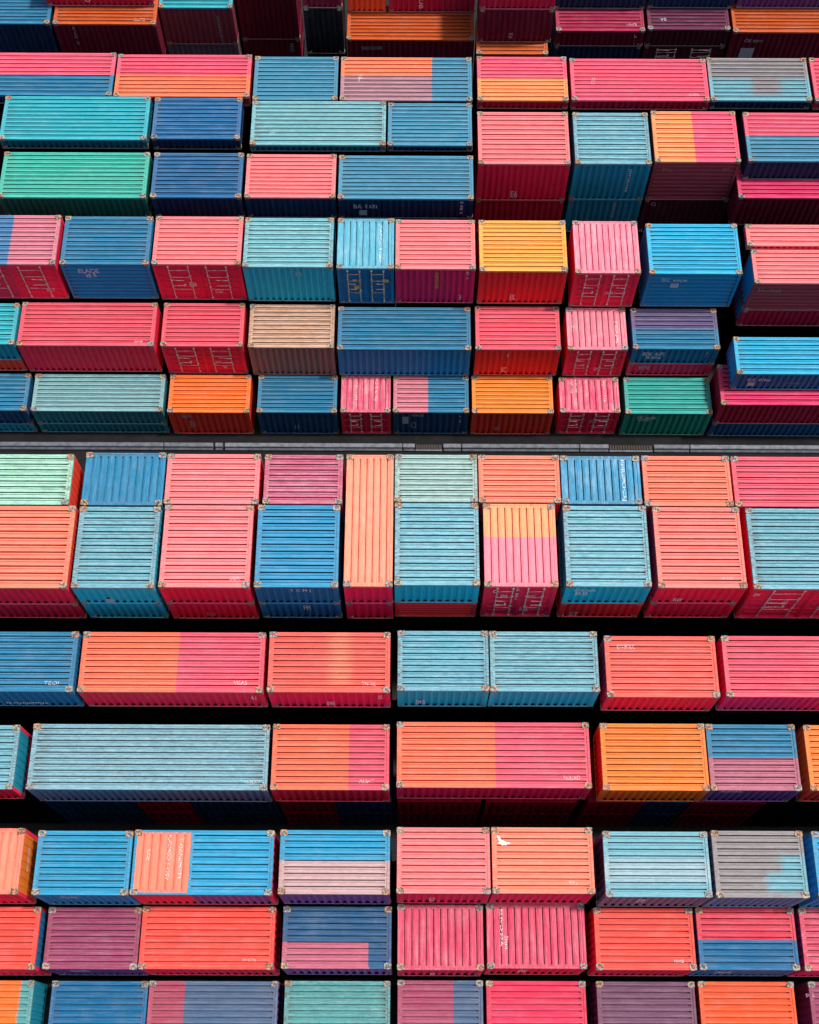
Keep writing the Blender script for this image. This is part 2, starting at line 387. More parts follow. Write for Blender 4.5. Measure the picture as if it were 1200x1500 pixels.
# ------------------------------------------------------------------ data: metres, yard axes (x east, y north, z up)
# x0, x1, y0, y1, z0, z1, roof rib direction, roof paint, side paint, front style, options, label
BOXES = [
 (-22.94, -16.23, 62.42, 65.02, 6.95, 9.85, 'x', 'pink', 'crimsonshade', 'v', {}, 'red container with a white ring mark on its side in the topmost dark row'),
 (-6.45, -4.13, 58.58, 61.18, 10.66, 13.26, 'x', 'red', 'wineshade', 'v', {}, 'short dark red container above a black gap in the topmost dark row'),
 (-6.45, -4.13, 58.58, 61.18, 6.95, 10.66, None, None, 'black', 'v', {}, 'blackish container directly beneath the short dark red container above a black gap'),  # navy front painted black to stand for the gap's shade
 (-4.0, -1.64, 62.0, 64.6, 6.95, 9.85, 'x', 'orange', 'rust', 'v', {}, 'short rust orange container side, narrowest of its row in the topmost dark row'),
 (-1.43, 3.94, 62.02, 64.62, 6.95, 9.85, 'x', 'pink', 'crimsonshade', 'v', {}, 'crimson container side with white lettering in the topmost dark row'),
 (4.11, 8.61, 59.58, 62.18, 9.62, 12.75, 'x', 'pink', 'crimsonshade', 'v', {}, 'wine red container on a matching wine red one in the topmost dark row'),
 (4.11, 8.61, 59.58, 62.18, 6.95, 9.62, None, None, 'wineshade', 'v', {}, 'dark wine container directly beneath the wine red container on a matching wine red one'),
 (8.98, 14.66, 62.37, 64.97, 6.95, 9.85, 'x', 'blue', 'navyshade', 'v', {}, 'navy container side with faint streaks, left of two in the topmost dark row'),
 (14.84, 20.18, 62.46, 65.06, 6.95, 9.85, 'x', 'blue', 'navyshade', 'v', {}, 'navy container side above a purple roof in the topmost dark row'),
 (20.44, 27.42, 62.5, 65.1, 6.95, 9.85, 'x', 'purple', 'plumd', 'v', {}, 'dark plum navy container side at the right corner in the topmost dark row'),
 (-29.19, -22.7, 60.98, 63.78, 3.63, 6.93, 'x', 'blue', 'navyshade', 'v', {}, 'blue roofed container with black navy side at the left corner in shaded row'),
 (-22.48, -16.03, 60.96, 63.76, 3.56, 6.93, 'x', 'orangeshade', 'wineshade', 'v', {}, 'orange roofed container with dark red side beside a teal one in shaded row'),
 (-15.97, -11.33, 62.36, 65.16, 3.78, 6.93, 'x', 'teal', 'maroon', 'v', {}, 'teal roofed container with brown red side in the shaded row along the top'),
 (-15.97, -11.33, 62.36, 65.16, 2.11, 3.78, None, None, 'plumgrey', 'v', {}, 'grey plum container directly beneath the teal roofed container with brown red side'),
 (-11.18, -7.37, 63.47, 66.27, 3.07, 6.93, 'x', 'crimson', 'wineshade', 'v', {}, 'tall wine red container side with a seam below in the shaded row along the top'),
 (-11.18, -7.37, 63.47, 66.27, 0.95, 3.07, None, None, 'wineshade', 'v', {}, 'dark wine container directly beneath the tall wine red container side with a seam below'),
 (-4.04, 3.91, 59.79, 62.59, 4.94, 6.93, 'x', 'orangeshade', 'wineshade', 'v', {}, 'wide orange roofed container with white lettering on dark red side in shaded row'),
 (4.02, 8.45, 58.66, 61.46, 6.17, 6.93, 'x', 'orangedim', 'wineshade', 'v', {}, 'dim orange strip of roof below a wine red side in shaded row'),
 (9.04, 14.58, 60.58, 63.38, 5.6, 6.93, 'x', 'magentashade', 'wineshade', 'v', {}, 'magenta roofed container with a white scribble on its roof in shaded row'),
 (9.04, 14.58, 60.58, 63.38, 4.17, 5.6, None, None, 'navyshade', 'v', {}, 'dark navy container directly beneath the magenta roofed container with a white scribble on its roof'),
 (14.8, 19.93, 60.73, 63.53, 5.48, 6.93, 'x', 'purpleshade', 'wineshadedk', 'v', {}, 'purple roofed container with nearly black side in the shaded row along the top'),
 (14.8, 19.93, 60.73, 63.53, 4.05, 5.48, None, None, 'wineshadedk', 'd', {}, 'blackish red doored container directly beneath the purple roofed container with nearly black side'),
 (20.12, 27.59, 60.54, 63.34, 4.29, 6.93, 'x', 'orangeshade', 'wineshade', 'v', {}, 'orange roofed container with a pale placard on dark red side in shaded row'),
 (-27.72, -17.6, 53.28, 56.51, 8.38, 9.13, 'x', ('rose', [(0, 1, 0, 0.49, 0.004, 'blue', 0)]), 'navyshade', 'v', {}, 'container roof striped pink behind and blue in front in the first full sunlit row'),
 (-17.47, -9.51, 53.23, 56.41, 8.32, 9.13, 'x', ('rose', [(0, 1, 0, 0.52, 0.004, 'coralorange', 0)]), 'redshade', 'v', {}, 'long container roof pink behind and orange in front in the first full sunlit row'),
 (-9.3, -4.34, 53.01, 56.29, 8.32, 9.13, 'x', 'steel', 'navyshade', 'v', {}, 'plain steel blue roofed container in the first full sunlit row'),
 (-4.18, 3.57, 53.0, 56.27, 8.38, 9.13, 'x', ('steel', [(0, 0.7, 0, 0.58, 0.004, 'mauve', 0), (0, 0.7, 0.58, 1, 0.004, 'coralorange', 0)]), 'navyshade', 'v', {}, 'container roof patched orange, mauve and blue in the first full sunlit row'),
 (3.89, 9.21, 53.04, 56.36, 8.38, 9.13, 'x', ('rose', [(0, 1, 0, 0.5, 0.004, 'apricot', 0)]), 'redshade', 'v', {}, 'short container roof pink behind and apricot in front in the first full sunlit row'),
 (9.41, 17.49, 53.08, 56.24, 8.32, 9.13, 'x', 'rose', 'redshade', 'v', {}, 'long all pink roofed container with a white scribble in the first full sunlit row'),
 (17.57, 23.49, 53.12, 56.34, 8.38, 9.13, 'x', ('cyan', [(0, 1, 0.52, 1, 0.08, 'tangrey', 0.34), (0.42, 0.72, 0.12, 0.6, 0.06, 'tangrey', 0.3)]), 'navyshade', 'v', {}, 'cyan container roof stained with grey tan patches in the first full sunlit row'),
 (23.68, 27.88, 53.08, 56.36, 8.38, 9.13, 'x', 'rose', 'redshade', 'v', {}, 'pink container cut by the right photo edge in the first full sunlit row'),
 (-23.76, -15.27, 50.03, 53.2, 8.3, 9.13, 'x', 'teal', 'tealshade', 'v', {}, 'long teal roofed container in the second sunlit row'),
 (-15.0, -9.89, 50.12, 53.13, 8.18, 9.13, 'x', 'steelblue', 'navyshade', 'v', {}, 'short blue roofed container between two teal ones in the second sunlit row'),
 (-9.28, -1.47, 49.71, 52.92, 8.54, 9.13, 'x', 'cyan2', 'tealshade', 'v', {}, 'long turquoise roofed container with a white scuff in the second sunlit row'),
 (-1.35, 3.52, 49.7, 52.8, 8.6, 9.13, 'x', 'steel', 'navyshade', 'v', {}, 'short steel blue roofed container beside the dark alley in the second sunlit row'),
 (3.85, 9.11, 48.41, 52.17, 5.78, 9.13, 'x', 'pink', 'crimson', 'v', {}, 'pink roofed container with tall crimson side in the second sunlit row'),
 (3.85, 9.11, 48.41, 52.17, 2.69, 5.78, None, None, 'redshade', 'v', {}, 'dark red container directly beneath the pink roofed container with tall crimson side'),
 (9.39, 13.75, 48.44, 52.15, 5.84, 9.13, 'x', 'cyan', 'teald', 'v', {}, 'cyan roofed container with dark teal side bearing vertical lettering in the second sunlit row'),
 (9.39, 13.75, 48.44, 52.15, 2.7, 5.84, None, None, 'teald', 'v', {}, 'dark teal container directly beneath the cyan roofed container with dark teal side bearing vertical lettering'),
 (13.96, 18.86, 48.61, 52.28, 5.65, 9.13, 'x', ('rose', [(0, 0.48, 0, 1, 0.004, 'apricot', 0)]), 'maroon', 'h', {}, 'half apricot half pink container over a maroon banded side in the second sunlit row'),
 (13.96, 18.98, 48.61, 52.28, 2.5, 5.65, None, None, 'wineshadedk', 'v', {}, 'blackish red container directly beneath the half apricot half pink container over a maroon banded side'),
 (19.31, 25.68, 48.69, 52.21, 7.49, 9.13, 'x', ('rose', [(0, 1, 0, 0.52, 0.004, 'steel', 0)]), 'navyshade', 'v', {}, 'container roof pink behind and blue in front, navy side in the second sunlit row'),
 (19.0, 26.81, 47.37, 49.97, 4.9, 7.49, 'x', 'magenta', 'wineshade', 'v', {}, 'magenta roofed container one tier below a navy sided one in the second sunlit row'),
 (-23.29, -14.96, 45.92, 49.1, 7.32, 9.13, 'x', 'green', 'greenshade', 'v', {}, 'bright green roofed container in the third sunlit row'),
 (-14.69, -9.58, 45.96, 49.09, 7.32, 9.13, 'x', 'steelblue', 'navyshade', 'v', {}, 'short blue roofed container beside the green one in the third sunlit row'),
 (-9.38, -4.27, 45.99, 49.02, 7.25, 9.13, 'x', 'pink', 'navyshade', 'v', {}, 'pink roofed container with a navy side in the third sunlit row'),
 (-4.11, 3.54, 45.93, 48.96, 7.32, 9.13, 'x', 'steel', 'navyshade', 'v', {}, 'long steel blue roofed container with white lettering on navy side in the third sunlit row'),
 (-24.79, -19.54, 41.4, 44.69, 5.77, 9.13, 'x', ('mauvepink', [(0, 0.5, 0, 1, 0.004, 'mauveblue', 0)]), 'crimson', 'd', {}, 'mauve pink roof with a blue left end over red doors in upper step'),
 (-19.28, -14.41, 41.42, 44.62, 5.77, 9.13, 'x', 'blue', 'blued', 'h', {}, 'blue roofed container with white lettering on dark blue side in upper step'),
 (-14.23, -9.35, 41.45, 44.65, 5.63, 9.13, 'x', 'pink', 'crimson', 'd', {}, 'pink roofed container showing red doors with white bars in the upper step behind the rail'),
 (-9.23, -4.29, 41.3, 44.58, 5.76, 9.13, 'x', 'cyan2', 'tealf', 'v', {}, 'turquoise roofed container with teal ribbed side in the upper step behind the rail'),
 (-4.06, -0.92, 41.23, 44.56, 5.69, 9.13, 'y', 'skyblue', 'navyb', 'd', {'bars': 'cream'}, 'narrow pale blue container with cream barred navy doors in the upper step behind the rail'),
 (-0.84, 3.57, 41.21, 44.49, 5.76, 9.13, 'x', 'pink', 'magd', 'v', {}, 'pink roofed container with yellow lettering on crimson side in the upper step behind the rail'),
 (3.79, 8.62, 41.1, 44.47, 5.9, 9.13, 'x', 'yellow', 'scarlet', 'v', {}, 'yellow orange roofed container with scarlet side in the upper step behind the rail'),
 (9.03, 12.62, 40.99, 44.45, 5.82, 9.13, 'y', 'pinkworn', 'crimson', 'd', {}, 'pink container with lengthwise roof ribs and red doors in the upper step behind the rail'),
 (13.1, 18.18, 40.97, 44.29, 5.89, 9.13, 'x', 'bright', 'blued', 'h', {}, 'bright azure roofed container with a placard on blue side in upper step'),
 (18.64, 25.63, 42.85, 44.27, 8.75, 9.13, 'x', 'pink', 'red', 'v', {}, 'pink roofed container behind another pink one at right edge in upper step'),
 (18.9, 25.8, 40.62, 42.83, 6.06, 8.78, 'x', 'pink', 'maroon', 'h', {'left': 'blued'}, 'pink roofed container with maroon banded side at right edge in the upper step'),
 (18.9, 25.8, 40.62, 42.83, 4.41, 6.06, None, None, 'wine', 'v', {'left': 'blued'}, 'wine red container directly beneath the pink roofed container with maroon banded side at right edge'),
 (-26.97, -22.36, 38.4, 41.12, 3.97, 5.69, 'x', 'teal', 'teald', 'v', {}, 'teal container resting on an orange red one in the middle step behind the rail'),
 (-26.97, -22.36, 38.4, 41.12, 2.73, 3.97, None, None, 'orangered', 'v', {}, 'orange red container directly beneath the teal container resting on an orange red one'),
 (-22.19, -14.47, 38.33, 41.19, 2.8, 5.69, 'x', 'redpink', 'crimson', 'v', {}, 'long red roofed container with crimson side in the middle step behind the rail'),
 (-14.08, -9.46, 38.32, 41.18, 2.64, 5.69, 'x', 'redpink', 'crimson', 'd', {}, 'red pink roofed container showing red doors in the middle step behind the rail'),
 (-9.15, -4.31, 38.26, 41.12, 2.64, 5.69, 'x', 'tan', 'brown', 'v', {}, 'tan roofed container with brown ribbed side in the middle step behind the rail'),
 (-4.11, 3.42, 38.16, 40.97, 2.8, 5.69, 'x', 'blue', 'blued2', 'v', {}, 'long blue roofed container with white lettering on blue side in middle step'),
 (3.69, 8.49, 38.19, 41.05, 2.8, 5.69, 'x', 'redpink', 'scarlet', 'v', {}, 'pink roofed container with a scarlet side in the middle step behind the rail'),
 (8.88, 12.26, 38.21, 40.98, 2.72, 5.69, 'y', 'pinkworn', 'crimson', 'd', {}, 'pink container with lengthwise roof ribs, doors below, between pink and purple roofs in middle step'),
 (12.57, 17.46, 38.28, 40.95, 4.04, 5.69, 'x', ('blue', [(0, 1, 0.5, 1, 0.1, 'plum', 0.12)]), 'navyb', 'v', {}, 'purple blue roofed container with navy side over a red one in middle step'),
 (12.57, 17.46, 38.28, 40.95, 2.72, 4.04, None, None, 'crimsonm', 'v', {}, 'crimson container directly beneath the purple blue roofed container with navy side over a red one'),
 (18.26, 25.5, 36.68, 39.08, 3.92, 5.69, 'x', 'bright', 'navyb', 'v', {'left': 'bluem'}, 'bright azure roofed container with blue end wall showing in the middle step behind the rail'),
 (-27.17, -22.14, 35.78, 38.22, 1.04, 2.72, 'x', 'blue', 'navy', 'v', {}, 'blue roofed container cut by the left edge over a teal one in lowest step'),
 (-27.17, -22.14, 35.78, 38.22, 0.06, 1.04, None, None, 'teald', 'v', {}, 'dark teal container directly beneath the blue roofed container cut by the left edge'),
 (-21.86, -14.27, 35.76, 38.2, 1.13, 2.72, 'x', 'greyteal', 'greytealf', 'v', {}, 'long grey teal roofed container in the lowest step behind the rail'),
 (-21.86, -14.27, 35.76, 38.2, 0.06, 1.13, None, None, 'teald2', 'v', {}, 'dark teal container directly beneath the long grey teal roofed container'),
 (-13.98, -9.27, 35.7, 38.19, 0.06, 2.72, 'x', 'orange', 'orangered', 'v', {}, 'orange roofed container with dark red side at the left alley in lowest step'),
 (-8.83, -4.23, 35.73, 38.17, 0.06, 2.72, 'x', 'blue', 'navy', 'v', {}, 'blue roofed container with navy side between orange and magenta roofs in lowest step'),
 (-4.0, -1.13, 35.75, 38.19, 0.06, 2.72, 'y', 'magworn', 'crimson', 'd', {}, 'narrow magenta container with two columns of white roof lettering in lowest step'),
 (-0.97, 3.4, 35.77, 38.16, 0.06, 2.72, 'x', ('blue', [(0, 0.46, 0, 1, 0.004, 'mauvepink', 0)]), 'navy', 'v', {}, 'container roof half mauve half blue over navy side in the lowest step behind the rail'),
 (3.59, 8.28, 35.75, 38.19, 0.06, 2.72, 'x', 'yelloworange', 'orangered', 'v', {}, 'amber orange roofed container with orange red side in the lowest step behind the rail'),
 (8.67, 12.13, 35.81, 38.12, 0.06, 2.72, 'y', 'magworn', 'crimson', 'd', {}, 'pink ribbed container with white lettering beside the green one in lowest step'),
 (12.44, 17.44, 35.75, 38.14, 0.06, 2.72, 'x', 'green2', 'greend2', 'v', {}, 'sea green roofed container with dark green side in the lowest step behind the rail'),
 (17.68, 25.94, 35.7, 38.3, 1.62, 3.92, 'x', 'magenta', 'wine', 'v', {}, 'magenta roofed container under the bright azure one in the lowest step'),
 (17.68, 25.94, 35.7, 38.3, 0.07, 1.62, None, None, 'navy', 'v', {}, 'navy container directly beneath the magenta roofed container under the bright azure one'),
 (-21.61, -15.89, 24.9, 27.52, 11.5, 13.6, 'x', 'mint', 'orangered', 'v', {'right': 'orangered'}, 'pale mint roofed container in the row touching the rail'),
 (-15.31, -11.54, 24.89, 27.62, 11.5, 13.6, 'y', 'blue', 'blued', 'v', {}, 'blue container with lengthwise roof ribs beside the mint one in the row touching the rail'),
 (-11.45, -7.06, 24.98, 27.57, 11.5, 13.6, 'x', 'pink', 'crimson', 'v', {}, 'pink roofed container behind a matching pink one in the row touching the rail'),
 (-6.84, -3.15, 25.0, 27.55, 11.5, 13.6, 'x', 'orchid', 'crimson', 'v', {}, 'dusty magenta roofed container behind a blue one in the row touching the rail'),
 (-0.7, 3.18, 25.13, 27.59, 11.5, 13.6, 'x', 'sage', 'teald', 'v', {}, 'pale sage roofed container behind a cyan one in the row touching the rail'),
 (3.24, 7.06, 25.12, 27.57, 11.5, 13.6, 'x', 'coral', 'crimson', 'v', {}, 'coral roofed container behind the orange and pink ribbed one in the row touching the rail'),
 (7.12, 10.85, 25.06, 27.55, 11.5, 13.6, 'y', 'bluescuff', 'blued', 'v', {}, 'blue lengthwise ribbed container with white roof lettering in the row touching the rail'),
 (10.97, 15.1, 24.98, 27.57, 11.5, 13.6, 'x', 'coral', 'crimson', 'v', {}, 'coral roofed container behind a coral pink one in the row touching the rail'),
 (15.19, 21.62, 24.97, 27.56, 11.5, 13.6, 'x', 'rosemag', 'crimson', 'v', {}, 'magenta pink roofed container at the right edge in the row touching the rail'),
 (-21.29, -15.52, 20.76, 24.83, 11.43, 13.6, 'x', 'coral', 'crimson', 'v', {'right': 'orangered'}, 'broad coral roofed container cut by left edge in the wide row before the rail'),
 (-21.29, -15.52, 20.76, 24.83, 9.51, 11.43, None, None, 'crimson', 'v', {'right': 'orangered'}, 'crimson container directly beneath the broad coral roofed container cut by left edge'),
 (-15.31, -11.57, 20.78, 24.81, 11.53, 13.6, 'x', 'cyan', 'tealf', 'v', {}, 'broad cyan roofed container left of a broad pink one in the wide row'),
 (-15.31, -11.57, 20.78, 24.81, 9.52, 11.53, None, None, 'tealf', 'v', {}, 'teal container directly beneath the broad cyan roofed container left of a broad pink one'),
 (-11.36, -7.25, 20.83, 24.9, 11.44, 13.6, 'x', 'pink', 'crimson', 'v', {}, 'broad pink roofed container with crimson side in the wide row before the rail'),
 (-11.36, -7.25, 20.83, 24.9, 9.33, 11.44, None, None, 'crimson', 'v', {}, 'crimson container directly beneath the broad pink roofed container with crimson side'),
 (-7.03, -3.23, 20.85, 24.93, 11.44, 13.6, 'x', 'blueroyal', 'navyb', 'v', {}, 'broad royal blue roofed container with navy side in the wide row before the rail'),
 (-7.03, -3.23, 20.85, 24.93, 9.43, 11.44, None, None, 'navyb', 'v', {}, 'navy container directly beneath the broad royal blue roofed container with navy side'),
 (-2.98, -0.76, 20.9, 27.57, 11.35, 13.6, 'y', 'peach', 'crimsonm', 'v', {}, 'long narrow peach container ribbed lengthwise in the wide row before the rail'),
 (-2.98, -0.76, 20.9, 27.57, 9.24, 11.35, None, None, 'crimsonm', 'v', {}, 'crimson container directly beneath the long narrow peach container ribbed lengthwise'),
 (-0.67, 3.2, 20.98, 25.06, 11.27, 13.6, 'x', 'cyan', 'tealf', 'v', {}, 'broad cyan roofed container beside the peach one in the wide row before the rail'),
 (-0.67, 3.2, 20.98, 25.06, 9.35, 11.27, None, None, 'scarlet', 'h', {}, 'scarlet container directly beneath the broad cyan roofed container beside the peach one'),
 (3.42, 6.76, 20.93, 25.05, 9.54, 13.6, 'y', ('apricot2', [(0, 1, 0, 0.6, 0.004, 'pinkrose', 0)]), 'crimson', 'd', {}, 'ribbed roof apricot behind and pink in front over red doors in the wide row'),
 (7.13, 10.99, 20.95, 24.96, 11.36, 13.6, 'x', 'cyan', 'tealf', 'v', {}, 'broad cyan roofed container with white lettering on teal side in the wide row'),
 (7.13, 10.99, 20.95, 25.0, 9.45, 11.36, None, None, 'scarlet', 'v', {}, 'scarlet container directly beneath the broad cyan roofed container with white lettering on teal side'),
 (11.3, 15.32, 20.91, 24.91, 11.54, 13.6, 'x', 'coralpink', 'crimson', 'v', {}, 'broad coral pink roofed container with crimson side in the wide row before the rail'),
 (11.3, 15.32, 20.91, 24.91, 9.54, 11.54, None, None, 'crimson', 'v', {}, 'crimson container directly beneath the broad coral pink roofed container with crimson side'),
 (15.62, 21.65, 20.87, 24.87, 9.63, 13.6, 'x', 'cyan', 'crimson', 'd', {}, 'broad cyan roofed container over red doors at right edge in the wide row'),
 (-21.38, -15.3, 16.56, 19.43, 8.99, 11.4, 'x', 'blue', 'navyb', 'v', {}, 'blue roofed container with white scribble at left edge in fifth row from bottom'),
 (-15.08, -6.64, 16.56, 19.43, 8.99, 11.4, 'x', ('rosemag', [(0, 0.53, 0, 1, 0.004, 'coralorange2', 0)]), 'crimson', 'v', {}, 'longest container roof, left half coral orange, right half pink in fifth row from bottom'),
 (-6.45, -0.86, 16.59, 19.46, 8.88, 11.4, 'x', ('coralred', [(0.5, 0.68, 0.1, 1, 0.07, 'coral', 0.06)]), 'crimsonm', 'v', {}, 'coral red roofed container with a faded orange middle in fifth row from bottom'),
 (-0.52, 3.67, 16.68, 19.55, 8.77, 11.4, 'x', 'cyanstain', 'tealf', 'v', {}, 'rust stained cyan roofed container at the alley in fifth row from bottom'),
 (3.73, 8.7, 16.67, 19.54, 8.89, 11.4, 'x', 'cyan', 'tealf', 'v', {}, 'longer cyan roofed container beside the rust stained one in fifth row from bottom'),
 (9.03, 14.15, 16.43, 19.34, 9.1, 11.4, 'x', 'coralred', 'crimson', 'v', {'left': 'crimson'}, 'coral roofed container with white lettering at its back corner in fifth row from bottom'),
 (14.46, 21.44, 16.46, 19.37, 9.1, 11.4, 'x', 'rosemag', 'magd', 'v', {}, 'magenta pink roofed container cut by the right edge in fifth row from bottom'),
 (-21.57, -18.19, 12.63, 15.63, 6.86, 9.0, 'x', 'cyan', 'crimson', 'v', {'right': 'teald'}, 'cyan roofed container cut by left edge in fourth row from bottom'),
 (-17.56, -6.5, 12.63, 15.7, 6.39, 9.0, 'x', 'greycyan', 'slate', 'v', {}, 'very long grey cyan roofed container in fourth row from bottom'),
 (-6.34, -0.89, 12.66, 15.73, 6.39, 9.0, 'x', ('rosemag', [(0, 0.66, 0, 1, 0.004, 'coralorange2', 0)]), 'crimson', 'v', {}, 'coral orange roof with a pink right third in fourth row from bottom'),
 (-0.54, 8.44, 12.79, 15.87, 6.57, 9.0, 'x', ('rosemag', [(0, 0.51, 0, 1, 0.004, 'coralorange2', 0)]), 'magd', 'v', {}, 'long roof half orange coral half magenta at the alley in fourth row from bottom'),
 (8.96, 13.86, 12.7, 15.84, 6.56, 9.0, 'x', 'orangebright', 'orangef', 'v', {'left': 'orangered'}, 'plain bright orange roofed container in fourth row from bottom'),
 (13.92, 18.09, 12.72, 15.82, 6.56, 9.0, 'x', ('blue', [(0, 1, 0, 0.49, 0.004, 'mauve2', 0)]), 'plum', 'v', {}, 'roof blue behind and mauve in front beside a bright orange one'),
 (18.5, 22.64, 12.73, 15.8, 6.56, 9.0, 'x', 'orangebright', 'orangered', 'v', {'left': 'orangef'}, 'orange container sliver at the right edge in fourth row from bottom'),
 (-20.86, -17.37, 7.96, 10.86, 5.82, 9.0, 'y', 'coral', 'crimson', 'v', {'right': 'orangef'}, 'coral lengthwise ribbed container with orange end wall in third row from bottom'),
 (-16.73, -12.46, 7.94, 10.76, 5.82, 9.0, 'x', 'blue2', 'blued', 'v', {}, 'plain blue roofed container beside a coral and blue one in third row from bottom'),
 (-12.37, -6.06, 7.97, 10.81, 5.82, 9.0, 'xy', ('blue2', [(0, 0.41, 0, 1, 0.004, 'coral', 0)]), 'plumred', 'v', {'wallsplit': (0.41, 'plum')}, 'container roof with coral lettered left end and blue remainder in third row from bottom'),
 (-5.78, -0.81, 8.02, 10.84, 5.82, 9.0, 'x', ('blue2', [(0, 1, 0, 0.52, 0.004, 'mauvelight', 0)]), 'plum', 'v', {}, 'roof blue behind and pale mauve in front beside alley in third row from bottom'),
 (-0.5, 3.69, 8.07, 10.98, 5.82, 9.0, 'x', 'pink2', 'crimsonm', 'v', {}, 'pink coral roofed container right of the alley in third row from bottom'),
 (3.78, 8.34, 8.09, 11.0, 5.82, 9.0, 'x', 'coral', 'crimsonm', 'v', {}, 'coral roofed container with a white paint smear in third row from bottom'),
 (8.81, 13.55, 7.96, 10.84, 5.82, 9.0, 'x', ('cyan', [(0, 1, 0.22, 0.58, 0.1, 'greycyan2', 0.3)]), 'slateplum', 'v', {'left': 'slated'}, 'cyan roofed container with a grey worn band in third row from bottom'),
 (13.73, 17.86, 7.95, 10.89, 5.82, 9.0, 'x', ('tangrey', [(0.58, 1, 0.05, 0.36, 0.06, 'cyan', 0.34), (0.74, 1, 0.3, 0.64, 0.06, 'cyan', 0.3)]), 'slate', 'v', {}, 'grey tan worn roof with a cyan right corner in third row from bottom'),
 (18.28, 22.23, 7.94, 10.87, 5.82, 9.0, 'x', 'blue2', 'blued', 'v', {'left': 'bluem'}, 'blue container sliver at the right edge in third row from bottom'),
 (-21.48, -17.1, 5.06, 7.83, 2.62, 5.8, 'x', 'coralred2', 'crimson', 'v', {'right': 'navyb'}, 'red coral roofed container with navy end wall in second row from bottom'),
 (-16.73, -12.41, 5.08, 7.82, 2.62, 5.8, 'x', 'purple', 'plumd', 'v', {}, 'purple magenta roofed container in second row from bottom'),
 (-12.35, -6.16, 5.1, 7.87, 2.62, 5.8, 'x', 'coralred2', 'crimson', 'v', {}, 'long red coral roofed container beside a purple one in second row from bottom'),
 (-5.79, -0.75, 5.15, 7.9, 2.62, 5.8, 'x', ('navyblue', [(0, 0.8, 0, 0.42, 0.004, 'mauverose', 0)]), 'plum', 'v', {}, 'blue roof with a pink rectangle on its front left in second row from bottom'),
 (-0.47, 3.5, 5.11, 8.01, 2.62, 5.8, 'y', 'magrose', 'crimsonm', 'v', {}, 'magenta lengthwise ribbed container right of the alley in second row from bottom'),
 (3.66, 8.23, 5.19, 8.09, 2.62, 5.8, 'y', 'magrose', 'crimson', 'v', {}, 'magenta lengthwise ribbed container with white column of lettering in second row from bottom'),
 (8.66, 13.26, 5.15, 7.9, 2.62, 5.8, 'x', 'coralred2', 'crimson', 'v', {'left': 'crimson'}, 'red coral roofed container beside the red and blue roof in second row from bottom'),
 (13.42, 17.99, 5.17, 7.92, 2.62, 5.8, 'x', ('redrose', [(0, 1, 0, 0.48, 0.004, 'bluedeep', 0)]), 'navyb', 'v', {}, 'roof red behind and blue in front in second row from bottom'),
 (18.23, 22.62, 5.15, 7.93, 2.62, 5.8, 'x', 'magrose', 'magd', 'v', {}, 'magenta container sliver at the right edge in second row from bottom'),
 (-22.06, -17.89, 1.97, 4.82, 0.06, 2.6, 'x', ('sageteal', [(0.6, 0.86, 0, 1, 0.02, 'orange', 0.1)]), 'teald', 'v', {'right': 'teald'}, 'sage teal roof with an orange stripe in the bottom row'),
 (-17.02, -12.42, 1.99, 4.81, 0.06, 2.6, 'x', 'bluedeep', 'blued', 'v', {}, 'deep blue roofed container in the bottom row'),
 (-12.36, -6.19, 2.01, 4.83, 0.06, 2.6, 'x', ('slateblue', [(0, 0.27, 0, 1, 0.004, 'magplum', 0)]), 'plum', 'v', {}, 'roof plum pink at left and slate purple beyond in the bottom row'),
 (-5.87, -0.82, 2.04, 4.86, 0.06, 2.6, 'x', 'sageteal', 'teald', 'v', {}, 'sage teal roofed container left of the alley in the bottom row'),
 (-0.47, 3.61, 2.06, 4.91, 0.06, 2.6, 'x', ('slateblue', [(0, 0.66, 0, 1, 0.004, 'orchidd', 0)]), 'plum', 'v', {}, 'dusty magenta roof with slate right third in the bottom row'),
 (3.77, 8.53, 2.08, 4.9, 0.06, 2.6, 'x', 'magred', 'crimson', 'v', {}, 'crimson magenta roofed container in the bottom row'),
 (9.05, 13.75, 2.1, 4.89, 0.06, 2.6, 'x', 'plumtop', 'plumd', 'v', {}, 'dark plum roofed container in the bottom row'),
 (13.94, 18.51, 2.12, 4.91, 0.06, 2.6, 'x', 'orangered2', 'orangered', 'v', {}, 'orange red roofed container in the bottom row'),
 (19.22, 23.59, 2.13, 4.92, 0.06, 2.6, 'x', 'purple', 'plumd', 'v', {}, 'plum container sliver at the bottom right corner in the bottom row'),
]
